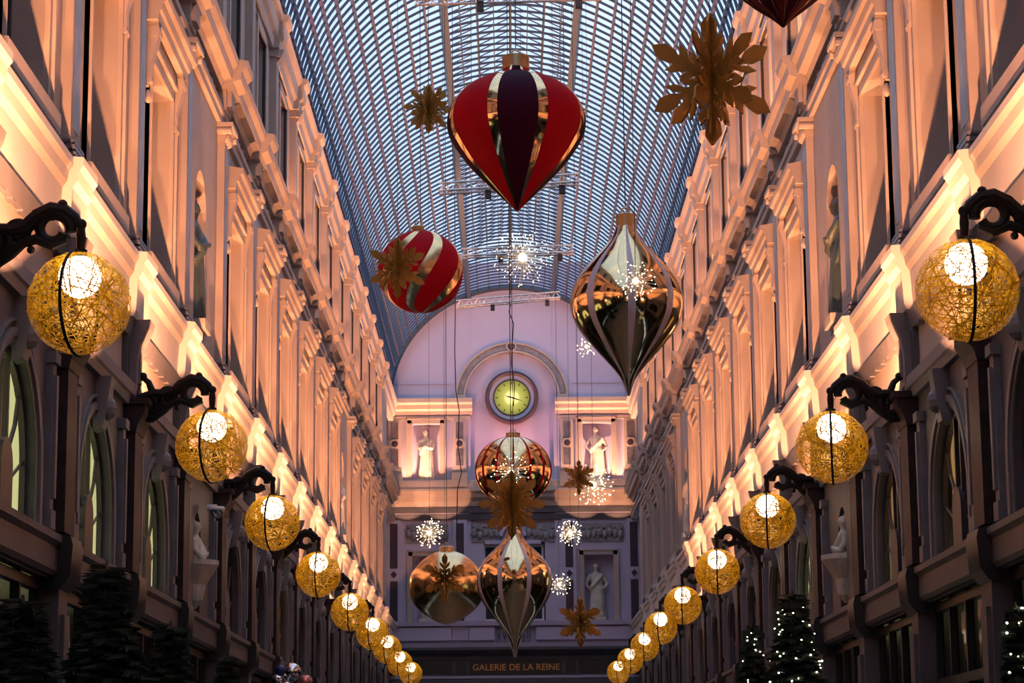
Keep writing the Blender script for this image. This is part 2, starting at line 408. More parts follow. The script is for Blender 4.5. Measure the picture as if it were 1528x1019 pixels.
    P('marble_capital', lambda mb: (mb.prism([(4.08, 5.22), (3.93, 5.22), (3.91, 5.3), (3.84, 5.42), (3.84, 5.5), (4.08, 5.5)], lambda u, v, t: (s*u, t, v), -.27, .27), bx(mb, 4.08, 3.8, -.31, .31, 5.5, 5.56)), M['marble'])
    P('console', lambda mb: (mb.prism([(4.1, 5.56), (3.98, 5.56), (3.95, 5.7), (3.95, 5.95), (3.92, 6.15), (3.84, 6.32), (3.82, 6.40), (4.1, 6.40)], lambda u, v, t: (s*u, t, v), -.17, .17),
        bx(mb, 3.97, 3.93, -.06, .06, 5.75, 6.1)), M['lowtrim'])
    P('console_wing', lambda mb: (bx(mb, 4.16, 4.02, -.34, .34, 5.72, 6.24), bx(mb, 4.05, 4.0, -.30, -.26, 5.78, 6.18), bx(mb, 4.05, 4.0, .26, .30, 5.78, 6.18)), M['lower'])
    def fp(mb):
        for a, b in ((-1.42, -1.36), (1.36, 1.42)): bx(mb, 4.16, 4.11, a, b, 5.78, 6.18)
        for z in (5.78, 6.13): bx(mb, 4.16, 4.11, -1.42, 1.42, z, z+.05)
        for i in range(7): bx(mb, 4.12, 4.02, -1.23+i*.41-.07, -1.23+i*.41+.07, 6.2, 6.34)
    P('frieze_panel', fp, M['lowtrim'])
    P('corbel', lambda mb: (mb.prism([(4.08, 3.28), (3.95, 3.32), (3.88, 3.42), (3.86, 3.68), (3.88, 3.76), (4.08, 3.8)], lambda u, v, t: (s*u, t, v), -.25, .25)), M['darkwood'], True)
    P('shop_post', lambda mb: (bx(mb, 4.2, 3.98, -.2, .2, 0.0, 3.42), bx(mb, 4.0, 3.94, -.12, .12, .3, 3.1), bx(mb, 4.2, 3.93, -.24, .24, 0, .25)), M['lower'])
    def shop(mb):
        for a in (-1.66, -.83, 0, .83, 1.6): bx(mb, 4.22, 4.14, a-.03, a+.03, 0.0, 3.42)
        for z in (.0, .5, 2.55, 3.3): bx(mb, 4.22, 4.14, -1.64, 1.64, z, z+.09)
    P('shopfront_frame', shop, M['darkwood'])
    P('shop_glass', lambda mb: bx(mb, 4.20, 4.195, -1.63, 1.63, .05, 3.4), M['glass'])
    # arch window tracery
    def trac(mb):
        X0, X1 = 4.18, 4.13
        ring_strip(mb, .90, 4.22, -.06, -.001, X0, X1, 3.8)
        bx(mb, X0, X1, -.90, .90, 3.8, 3.86)
        for a in (-.13, .13): bx(mb, X0, X1, a-.022, a+.022, 4.3, 5.04)
        for sg in (-1, 1):
            mb.tube([(s*4.155, sg*.16, 4.22), (s*4.155, sg*.50, 4.55), (s*4.155, sg*.60, 4.78)], .02, 6)
            mb.tube([(s*4.155, sg*.18, 4.02), (s*4.155, sg*.86, 4.30)], .016, 6)
    P('arch_window_frame', trac, M['winframe'])
    P('lower_arch_panel', lambda mb: mb.prism([(a, b) for a, b in arch_pts(.22, 3.82, 4.16, 10)], lambda u, v, t: (s*t, u, v), 4.10, 4.18), M['winframe'])
    P('arch_glass', lambda mb: mb.prism(arch_pts(.87, 3.84, 4.22, 14), lambda u, v, t: (s*t, u, v), 4.165, 4.17), M['glass'])
    P('blind', lambda mb: bx(mb, 4.22, 4.21, -.9, 1.75, 3.7, 5.2), M['curtain'])
    P('amber_blind', lambda mb: (bx(mb, 4.22, 4.21, .1, .75, 3.7, 5.2, 0)), M['amber'])

    def put(n, y, parent=wall, name=None): return inst(name or n, ME[n], parent, (0, y, 0))
    wn = [0]
    for b in range(K0, K1):
        yc = yk(b)+PITCH/2; n = b in NICHE
        wi = empty('window_surround_group', parent=wall) if False else None
        put('frieze_relief', yc); put('frieze_panel', yc); put('attic_surround', yc)
        aw = put('attic_window_frame', yc, name='attic_window'); put('attic_glass', 0, aw, 'window_glass')
        sf = put('shopfront_frame', yc, name='shopfront'); put('shop_glass', 0, sf, 'window_glass')
        if not n:
            put('window_surround', yc)
            h = put('hood', yc)
            for a in (-1.0, 1.0): inst('bracket', ME['bracket'], h, (0, a, 0))
            wf = put('window_frame', yc, name='sash_window'); put('glass_pane', 0, wf, 'window_glass')
            av = put('archivolt', yc); put('keystone', 0, av)
            tw = put('arch_window_frame', yc, name='arched_window'); put('lower_arch_panel', 0, tw); put('arch_glass', 0, tw, 'window_glass')
            lit = (s < 0 and b in (-2, -1, 0, 1)) or (s > 0 and b in (3,))
            if lit: put('blind', 0, tw)
            elif (s > 0 and b in (0, 1, 4, 8)) or (s < 0 and b in (5,)): put('amber_blind', 0, tw)
        for a in (-1.33, 1.33): inst('impost_strip', ME['impost_strip'], wall, (0, yc+a, 0))
    for k in range(K0, K1+1):
        y = yk(k)
        p = put('pilaster', y, name='upper_pilaster'); put('pilaster_base', 0, p); put('dark_front_panel', 0, p); put('capital', 0, p)
        put('ledge_block', y); put('cornice_block', y); put('frieze_block', y); put('crowning_block', y)
        put('attic_pilaster', y)
        mp = put('marble_pilaster', y); put('marble_capital', 0, mp); put('corbel', 0, mp)
        put('console', y); put('console_wing', y); put('shop_post', y)
    return wall

wall_left = build_side(-1, 'left')
wall_right = build_side(1, 'right')

# unseen uplights below the ledge and on the cornice, washing the walls
def uplight(loc, power, col, size=144, tilt=(0, 0), smooth=3.0):
    l = bpy.data.lights.new('unseen_uplight', 'SPOT'); l.spot_size = math.radians(size); l.spot_blend = .06
    l.energy = power; l.color = col; l.shadow_soft_size = .035
    l.use_nodes = True; n = l.node_tree; e = n.nodes.get('Emission'); fo = n.nodes.new('ShaderNodeLightFalloff')
    fo.inputs['Strength'].default_value = 1.0; fo.inputs['Smooth'].default_value = smooth
    n.links.new(fo.outputs['Quadratic'], e.inputs['Strength'])
    o = bpy.data.objects.new('unseen_uplight', l); COL.objects.link(o)
    o.location = loc; o.rotation_euler = (PI+tilt[0], tilt[1], 0)
    return o
def wall_flood(s, y, power):
    # flood below the ledge, a little out from the wall, aimed up along the facade and down the hall
    o = uplight((s*3.50, y+.45, 5.50), power, UPLIGHT_COLOR, 104, smooth=2.0)
    d = Vector((s*.62, .40, 1)).normalized(); o.rotation_euler = d.to_track_quat('-Z', 'Y').to_euler()
for s in (-1, 1):
    for k in range(-6, K1+1):
        if s > 0 and k > 8: continue
        wall_flood(s, yk(k), UPLIGHT_POWER*(1 if k < 9 else .7 if k < 12 else .35))
    for k in range(3, K1+1):
        if s < 0 and k < 6: continue
        uplight((s*3.86, yk(k)-.42, 11.62), ATTIC_POWER, UPLIGHT_COLOR)

# ------------------------------------------------------------------ glass roof
RA, RB, RZ = 4.25, 4.02, 14.70
def rp(th, off=0): return ((RA+off)*math.cos(th), RZ+(RB+off)*math.sin(th))
THB = math.acos(1.506/RA)
NS = 12; NC = 8
TH = [THB*i/NS for i in range(NS+1)]+[THB+(PI-2*THB)*i/NC for i in range(1, NC)]+[PI-THB*(NS-i)/NS for i in range(NS+1)]
RST = PITCH/8
ROOF_Y0 = YEND-RST*round((YEND-YSTART)/RST)
NR = round((YEND-YSTART)/RST)
LANT_END = 74.6
roof = empty('ceiling', (0, 0, 0)); tag(roof, 'barrel vault of iron ribs and pale glass panes with a raised ridge lantern', 'ceiling', kind='structure')

def rib_mesh():
    mb = MB(); n = 40; hw = .011
    vs = []
    for i in range(n+1):
        th = PI*i/n
        for off, y in ((-.055, -hw), (-.055, hw), (0, hw), (0, -hw)):
            x, z = rp(th, off); vs.append((x, y, z))
    fs = []
    for i in range(n):
        for j in range(4): fs.append((i*4+j, i*4+(j+1) % 4, (i+1)*4+(j+1) % 4, (i+1)*4+j))
    mb.add(vs, fs); return mb.mesh('rib', M['roofbar'])
rme = rib_mesh()
for i in range(NR+1): inst('rib', rme, roof, (0, ROOF_Y0+RST*i, 0))
def long_bar(th, name, dep, wid, m, y0=YSTART, y1=YEND):
    x, z = rp(th); tx, tz = -math.sin(th), math.cos(th); nx, nz = math.cos(th), math.sin(th)
    mb = MB()
    pl = [(x+a*tx+b*nx, z+a*tz+b*nz) for a, b in ((-wid, .01), (wid, .01), (wid, -dep), (-wid, -dep))]
    mb.prism(pl, lambda u, v, t: (u, t, v), y0, y1); return mb.build(name, m, roof)
for i, th in enumerate(TH):
    if i in (NS, NS+NC): long_bar(th, 'main_beam', .20, .07, M['roofbar'])
    elif NS < i < NS+NC: long_bar(th, 'purlin', .05, .01, M['roofbar'])
    else: long_bar(th, 'purlin', .075, .02, M['purlin'])
# end arch against the far wall
mb = MB(); pts = [rp(PI*i/48, -.06) for i in range(49)]
mb.tube([(x, YEND-.12, z) for x, z in pts], .09, 6); mb.build('end_arch_rib', M['roofbar'], roof)
# panes: those that show largest are parts, the rest one joined part
big = []; rest = MB()
for r in range(NR):
    ya = ROOF_Y0+RST*r; yb = ya+RST; lant = yb < LANT_END
    for i in range(len(TH)-1):
        if lant and NS <= i < NS+NC: continue
        (xa, za), (xb, zb) = rp(TH[i]), rp(TH[i+1])
        q = [(xa, ya, za), (xb, ya, zb), (xb, yb, zb), (xa, yb, za)]
        if 37.6 < ya and len(big) < 288 and NS-10 <= i <= NS+NC+9: big.append(q)
        else: rest.add(q, [(0, 1, 2, 3)])
for q in big:
    c = sum((Vector(p) for p in q), Vector())/4
    mb = MB(); mb.add([Vector(p)-c for p in q], [(0, 1, 2, 3)])
    mb.build('glass_pane', M['roofglass'], roof, loc=c)
# ridge lantern
RID = 19.35; bx_, bz_ = 1.506, 14.7+RB*math.sin(THB)+.16
lb = MB(); n = 0
for r in range(NR+1):
    y = ROOF_Y0+RST*r
    if y > LANT_END: break
    for s in (-1, 1):
        lb.tube([(s*bx_, y+.1, bz_), (0, y+.1, RID)], .016, 4)
        if r < NR and y+RST < LANT_END:
            for (u0, u1) in ((0, .5), (.5, 1)):
                f = lambda u: (s*bx_*(1-u), bz_+(RID-bz_)*u)
                (xa, za), (xb, zb) = f(u0), f(u1)
                rest.add([(xa, y, za), (xb, y, zb), (xb, y+RST, zb), (xa, y+RST, za)], [(0, 1, 2, 3)])
            rest.add([(s*bx_, y, bz_-.2), (s*bx_, y, bz_), (s*bx_, y+RST, bz_), (s*bx_, y+RST, bz_-.2)], [(0, 1, 2, 3)])
lb.box(-.03, .03, YSTART, LANT_END, RID-.08, RID+.02)
for s in (-1, 1): lb.box(s*.75-.015, s*.75+.015, YSTART, LANT_END, (bz_+RID)/2-.03, (bz_+RID)/2+.02)
tag(lb.build('lantern_bars', M['roofbar'], roof), kind='stuff')
tag(rest.build('distant_panes', M['roofglass'], roof, recalc=False), kind='stuff')

# ------------------------------------------------------------------ end walls
mb = MB(); mb.box(-4.8, 4.8, YSTART-.3, YSTART, 0, 19.6)  # added wall: keeps the sky from brightening the hall through its open end
tag(mb.build('wall_sky_stop', M['cream']), 'added unseen wall behind the viewer, keeping sky light out of the open end', 'wall', kind='structure')

YE = YEND
def build_end():
    ew = MB()
    ew.box(-4.85, 4.85, YE+.45, YE+.8, 0, 19.6)                     # back plane
    # front skin around three recesses and six niches
    def skin(x0, x1, z0, z1, y=YE, y2=YE+.5): ew.box(x0, x1, y, y2, z0, z1)
    NI = [(-3.45, -2.47, 11.95, 13.95), (2.38, 3.40, 11.95, 13.95), (-3.42, -2.38, 7.15, 9.40), (2.38, 3.40, 7.15, 9.40)]
    def side(s):
        a, b, c, d = 1.42, 2.42, 3.42, 4.3
        def sk(x0, x1, z0, z1): skin(min(s*x0, s*x1), max(s*x0, s*x1), z0, z1)
        sk(a, b, 11.3, 14.75); sk(c, d, 11.3, 14.75); sk(b, c, 11.3, 11.95); sk(b, c, 13.95, 14.75)
        sk(a, b, 6.2, 11.3); sk(c, d, 6.2, 11.3); sk(b, c, 6.2, 7.15); sk(b, c, 9.4, 11.3)
    side(-1); side(1)
    skin(-4.85, 4.85, 0, 6.2)
    skin(-1.42, 1.42, 9.95, 19.6, YE+.12); skin(-1.42, 1.42, 6.2, 7.2, YE+.02)
    skin(-1.42, -.98, 7.2, 9.95); skin(.98+.1, 1.42, 7.2, 9.95)
    skin(-4.85, -1.42, 14.75, 19.6, YE+.10); skin(1.42, 4.85, 14.75, 19.6, YE+.10)
    e = ew.build('wall_end', M['lunette'])
    tag(e, 'pink plastered end wall with clock, statues in niches and a gallery name over the passage', 'wall', kind='structure')
    T = M['creamtrim']
    def part(name, fn, m, smooth=False):
        b = MB(); fn(b); return b.build(name, m, e, smooth)
    y = YE
    def mould(name, x0, x1, prof, m=T):       # prof: (y offset out of the wall, z)
        part(name, lambda b: b.prism(prof, lambda u, v, t: (t, y-u, v), x0, x1), m)
    # upper cornices left and right of the clock bay
    for x0, x1 in ((-4.2, -1.36), (1.48, 4.2)):
        mould('upper_cornice', x0, x1, [(-.05, 14.25), (.10, 14.25), (.12, 14.36), (.24, 14.42), (.27, 14.56), (.42, 14.62), (.44, 14.76), (-.05, 14.80)])
        mould('upper_architrave', x0+(.0 if x0 < 0 else .06), x1-(.06 if x0 < 0 else 0), [(-.05, 14.06), (.07, 14.06), (.07, 14.18), (-.05, 14.2)])
    # string course on the lunette
    for x0, x1 in ((-4.1, -2.1), (2.1, 4.1)): mould('string_course', x0, x1, [(-.12, 15.33), (-.05, 15.33), (-.05, 15.38), (-.12, 15.38)], M['lunette'])
    # big archivolt
    def arc(b, r0, r1, d0, d1, n=36, zc=14.80, a0=0, a1=PI):
        for i in range(n):
            t0, t1 = a0+(a1-a0)*i/n, a0+(a1-a0)*(i+1)/n
            vs = [(r*math.cos(t), y-d, zc+r*math.sin(t)) for d in (d0, d1) for r, t in ((r0, t0), (r1, t0), (r1, t1), (r0, t1))]
            b.add(vs, [(0, 1, 2, 3), (7, 6, 5, 4), (0, 4, 5, 1), (2, 6, 7, 3), (1, 5, 6, 2), (0, 3, 7, 4)])
    part('archivolt', lambda b: (arc(b, 1.60, 1.66, -.12, .12), arc(b, 1.88, 1.94, -.12, .12), arc(b, 1.66, 1.88, -.12, .03)), T)
    part('archivolt_panel', lambda b: (arc(b, 1.69, 1.85, -.02, .06, a0=.10, a1=PI/2-.09), arc(b, 1.69, 1.85, -.02, .06, a0=PI/2+.09, a1=PI-.10)), M['relief'])
    def rosette(b):
        b.lathe([(.17, 0), (.17, .1), (.13, .12), (.13, .06)], 20)
    for nm, fn, mm in (('roundel_rim', lambda b: b.lathe([(.13, 0), (.13, .14), (.185, .14), (.185, 0)], 24), T), ('roundel', lambda b: b.lathe([(.128, 0), (.128, .05), (.08, .09), (.0001, .11)], 20), M['marblegrey'])):
        b = MB(); fn(b); o = b.build(nm, mm, e, loc=(0, y-.0, 16.60)); o.rotation_euler = (PI/2, 0, 0)
    for sx in (-1, 1): part('archivolt_foot', lambda b: b.box(sx*1.77-.19, sx*1.77+.19, y-.14, y, 14.80, 14.92), T)
    # strips (pilasters) in the second tier, with marble inlay and a roundel
    for xc in (-4.02, -1.80, 1.88, 4.05):
        p = part('tier_pilaster', lambda b: (b.box(xc-.22, xc+.22, y-.08, y, 12.35, 14.06), b.box(xc-.26, xc+.26, y-.12, y, 12.30, 12.38), b.box(xc-.24, xc+.24, y-.10, y, 12.18, 12.30)), T)
        b = MB(); b.box(xc-.125, xc+.125, y-.095, y-.06, 12.48, 13.06); b.box(xc-.125, xc+.125, y-.095, y-.06, 13.42, 13.98); b.build('dark_front_panel', M['marblegrey'], p)
        b = MB(); b.lathe([(.115, 0), (.115, .05), (.155, .05), (.155, 0)], 20); o = b.build('roundel_rim', T, p, loc=(xc, y-.06, 13.24)); o.rotation_euler = (PI/2, 0, 0)
        b = MB(); b.lathe([(.11, 0), (.11, .03), (.0001, .045)], 20); o = b.build('roundel', M['ring'], p, loc=(xc, y-.075, 13.24)); o.rotation_euler = (PI/2, 0, 0)
        part('pilaster_pedestal', lambda b: b.box(xc-.27, xc+.27, y-.5, y, 11.72, 12.18), T)
    # niche surrounds
    for x0, x1, z0, z1 in NI:
        part('niche_surround', lambda b: (b.box(x0-.14, x0, y-.06, y+.06, z0, z1+.14), b.box(x1, x1+.14, y-.06, y+.06, z0, z1+.14), b.box(x0-.14, x1+.14, y-.06, y+.06, z1, z1+.14),
             b.box(x0-.18, x0-.14, y-.09, y, z0, z1+.18), b.box(x1+.14, x1+.18, y-.09, y, z0, z1+.18), b.box(x0-.18, x1+.18, y-.09, y, z1+.14, z1+.18)), T)
    # bright ledge and main cornice
    mould('tier_ledge', -4.2, 4.2, [(-.05, 11.62), (.42, 11.62), (.42, 11.90), (.36, 11.95), (-.05, 11.97)])
    mould('tier_cornice', -4.2, 4.2, [(-.05, 11.05), (.08, 11.08), (.12, 11.25), (.28, 11.36), (.30, 11.48), (.46, 11.56), (.46, 11.64), (-.05, 11.64)])
    mould('tier_architrave', -4.2, 4.2, [(-.05, 10.62), (.08, 10.62), (.10, 10.80), (-.05, 10.82)], M['lower'])
    mould('tier_architrave', -4.2, 4.2, [(-.05, 10.86), (.05, 10.86), (.05, 11.05), (-.05, 11.05)], M['lower'])
    # third tier strips with a diamond
    for xc in (-4.05, -1.80, 1.90, 4.1):
        p = part('tier_pilaster', lambda b: (b.box(xc-.24, xc+.24, y-.08, y, 7.05, 10.62), b.box(xc-.28, xc+.28, y-.14, y, 6.55, 7.05)), M['lunette'])
        b = MB(); b.box(xc-.13, xc+.13, y-.095, y-.06, 7.2, 8.55); b.box(xc-.13, xc+.13, y-.095, y-.06, 8.98, 10.5); b.build('dark_front_panel', M['ring'], p)
        b = MB(); b.prism([(-.17, 0), (0, .2), (.17, 0), (0, -.2)], lambda u, v, t: (xc+u, y-t, 8.77+v), .06, .10); b.build('diamond_rim', M['lunette'], p)
        b = MB(); b.prism([(-.11, 0), (0, .13), (.11, 0), (0, -.13)], lambda u, v, t: (xc+u, y-t, 8.77+v), .09, .115); b.build('diamond', M['ring'], p)
    # relief panels
    for i, (x0, x1) in enumerate(((-3.65, -2.2), (2.3, 3.75), (-1.42, -.45), (.45, 1.42))):
        def rel(b):
            random.seed(20+i); z0, z1 = 9.85, 10.48
            b.box(x0, x1, y-.04, y+.1, z0, z1)
            m_ = 8 if x1-x0 > 1.2 else 5
            for j in range(m_):
                cx = x0+(j+.5)*(x1-x0)/m_; cz = (z0+z1)/2+random.uniform(-.06, .06)
                b.sphere((cx, y-.05, cz-.05), .10, 8, 6, sz=1.6); b.sphere((cx+random.uniform(-.04, .04), y-.07, cz+.17), .05, 7, 5)
                b.tube([(cx-.12, y-.07, cz+random.uniform(-.1, .1)), (cx, y-.11, cz), (cx+.12, y-.07, cz+random.uniform(-.15, .15))], .03, 5)
        part('relief_panel', rel, M['relief'])
    # central window group
    cw = part('arched_pediment', lambda b: (arc(b, .34, .46, -.1, .16, 18, 10.05), b.box(-.95, .95, y-.12, y+.1, 9.78, 9.9)), M['lunette'])
    wn = part('window_1', lambda b: b.box(-1.0, 1.1, y+.30, y+.34, 7.2, 9.78), M['winframe'])
    b = MB()
    for xa in (-.98, -.42, -.34, .34, .42, 1.0): b.box(xa-.035, xa+.035, y+.18, y+.30, 7.2, 9.78)
    for z in (7.22, 8.3, 9.1, 9.74): b.box(-1.0, 1.04, y+.2, y+.30, z-.04, z+.04)
    b.build('white_sash', M['sash'], wn)
    b = MB(); b.box(-.96, 1.0, y+.26, y+.27, 7.2, 9.75); b.build('window_glass', M['glass'], wn)
    # sill, pedestals and balusters
    mould('balcony_rail', -4.2, 4.2, [(-.05, 7.02), (.26, 7.02), (.28, 7.16), (-.05, 7.18)], M['lunette'])
    mould('balcony_base', -4.2, 4.2, [(-.05, 6.30), (.30, 6.30), (.34, 6.44), (-.05, 6.46)], M['lunette'])
    for x0, x1 in ((-3.85, -2.1), (-1.5, -.65), (.75, 1.6), (2.15, 3.85)): part('balcony_panel', lambda b: b.box(x0, x1, y-.2, y, 6.54, 6.96), M['lunette'])
    for xb in (-.5, -.3, -.1, .1, .3, .5): part('baluster', lambda b: b.lathe([(.06, 6.46), (.06, 6.5), (.03, 6.55), (.065, 6.68), (.03, 6.85), (.05, 6.98), (.06, 7.02)], 10, (xb, y-.15, 0)), M['marblegrey'])
    mould('lower_cornice', -4.2, 4.2, [(-.05, 5.85), (.1, 5.87), (.12, 6.0), (.32, 6.1), (.5, 6.2), (.5, 6.28), (-.05, 6.32)], M['lower'])
    mould('sign_frieze', -4.2, 4.2, [(-.05, 5.38), (.06, 5.38), (.06, 5.86), (-.05, 5.86)], M['lower'])
    mould('lower_fillet', -4.2, 4.2, [(-.05, 5.26), (.16, 5.26), (.16, 5.34), (-.05, 5.38)], M['lunette'])
    for x0, x1 in ((-3.9, -2.1), (-1.95, -1.65), (1.75, 2.05), (2.2, 3.9)): part('sign_side_panel', lambda b: b.box(x0, x1, y-.09, y-.05, 5.44, 5.80), M['signdark'])
    for xc in (-2.02, -1.55, 1.66, 2.12): part('sign_divider', lambda b: b.box(xc-.05, xc+.05, y-.14, y-.05, 5.38, 5.86), M['lower'])
    # passage below: dark lintel, columns, dark opening
    part('passage_opening', lambda b: b.box(-3.6, 3.6, y-.02, y+.0, 0, 4.9), M['roomdark'])
    for xc in (-3.7, -2.6, -1.1, 1.1, 2.6, 3.7): part('passage_column', lambda b: b.lathe([(.26, 0), (.26, .2), (.2, .3), (.2, 4.6), (.28, 4.8), (.3, 5.0)], 16, (xc, y-.3, 0)), M['marble'])
    mould('passage_lintel', -4.2, 4.2, [(-.05, 4.9), (.5, 4.95), (.5, 5.2), (-.05, 5.26)], M['lower'])
    return e
wall_end = build_end()

# name of the gallery on its board
sb = MB(); sb.box(-1.50, 1.62, YE-.10, YE-.05, 5.42, 5.82)
sign = tag(sb.build('name_board', M['signdark']), 'dark board with gilt gallery name over the far passage', 'sign')
TEXT = 'GALERIE DE LA REINE'
def letter_curve(txt):
    t = bpy.data.curves.new('letter', 'FONT'); t.body = txt; t.size = .30; t.align_y = 'CENTER'; t.extrude = .012; t.space_character = 1.02; t.offset = .004
    t.materials.append(M['signgold']); return t
def text_width(txt):
    o = bpy.data.objects.new('measure', letter_curve(txt)); me = bpy.data.meshes.new_from_object(o)
    r = max(v.co.x for v in me.vertices); bpy.data.objects.remove(o); bpy.data.meshes.remove(me); return r
x0 = .06-text_width(TEXT)/2
for i, chx in enumerate(TEXT):
    if chx == ' ': continue
    o = bpy.data.objects.new('measure', letter_curve(chx)); me = bpy.data.meshes.new_from_object(o); bpy.data.objects.remove(o)
    own = max(v.co.x for v in me.vertices); inst('letter', me, sign, (x0+text_width(TEXT[:i+1])-own, YE-.112, 5.62)).rotation_euler = (PI/2, 0, 0)

# clock
ck = empty('wall_clock', (0, YE-.03, 14.81)); tag(ck, 'round lit wall clock with dark ring on the far end wall', 'clock')
def clock_part(name, prof, m, n=48):
    b = MB(); b.lathe(prof, n); o = b.build(name, m, ck, True); o.rotation_euler = (PI/2, 0, 0); return o
clock_part('outer_ring', [(.77, 0), (.77, .14), (.84, .2), (.92, .16), (.92, -.1), (.77, -.1)], M['ring'])
clock_part('pale_ring', [(.63, 0), (.63, .10), (.77, .12), (.77, 0)], M['ringpale'])
clock_part('inner_bezel', [(.60, 0), (.60, .13), (.64, .13), (.64, 0)], M['ring'])
def mat_clock():
    m = bpy.data.materials.new('lit_clock_face'); m.use_nodes = True; N = m.node_tree; p = N.nodes['Principled BSDF']
    p.inputs['Base Color'].default_value = (.5, .48, .15, 1)
    t = N.nodes.new('ShaderNodeTexCoord'); g = N.nodes.new('ShaderNodeTexGradient'); g.gradient_type = 'SPHERICAL'; mp = N.nodes.new('ShaderNodeMapping')
    mp.inputs['Scale'].default_value = (1.55, 1.55, 1.55); r = N.nodes.new('ShaderNodeValToRGB')
    r.color_ramp.elements[0].color = (.12, .12, .035, 1); r.color_ramp.elements[0].position = .02
    e = r.color_ramp.elements.new(.55); e.color = (.34, .32, .11, 1); r.color_ramp.elements[-1].color = (1.1, 1.0, .55, 1); r.color_ramp.elements[-1].position = .85
    N.links.new(t.outputs['Object'], mp.inputs[0]); N.links.new(mp.outputs[0], g.inputs[0]); N.links.new(g.outputs['Fac'], r.inputs[0]); N.links.new(r.outputs[0], p.inputs['Emission Color']); p.inputs['Emission Strength'].default_value = .95
    return m
clock_part('lit_face', [(.60, .05), (.0001, .05)], mat_clock())
for i in range(12):
    b = MB(); a = PI/6*i; b.box(-.014, .014, -.005, .005, .46, .56); o = b.build('hour_mark', M['ring'], ck, loc=(0, -.075, 0)); o.rotation_euler = (0, a, 0)
for nm, ln, a in (('hour_hand', .26, math.radians(-75)), ('minute_hand', .42, math.radians(108))):
    b = MB(); b.prism([(-.02, -.08), (.02, -.08), (.025, .1), (0, ln), (-.025, .1)], lambda u, v, t: (u, t, v), -.006, .006); o = b.build(nm, M['winframe'], ck, loc=(0, -.085, 0)); o.rotation_euler = (0, a, 0)

# end wall lights: warm floods on its ledges
for s in (-1, 1):
    uplight((s*3.0, YE-.36, 11.99), 760, (1, .45, .24)); uplight((s*3.7, YE-.36, 11.99), 620, (1, .45, .24))
    uplight((s*1.9, YE-.40, 12.25), 260, (1, .42, .24))
for sx in (-3.6, -2.4, 2.4, 3.6):  # added unseen spots in mid-air, brightening the tier ledge and cornice from below
    o = uplight((sx, YE-1.1, 10.55), 120, (1, .45, .24), 80, smooth=1.0)
    o.rotation_euler = Vector((0, .75, .75)).normalized().to_track_quat('-Z', 'Y').to_euler()
pl = bpy.data.lights.new('pink_flood', 'SPOT'); pl.energy = 115; pl.color = (1, .26, .42); pl.spot_size = math.radians(110); pl.spot_blend = .5; pl.shadow_soft_size = .1
po = bpy.data.objects.new('pink_flood', pl); COL.objects.link(po); po.location = (0, YE-.9, 12.0); po.rotation_euler = (PI-.25, 0, 0)

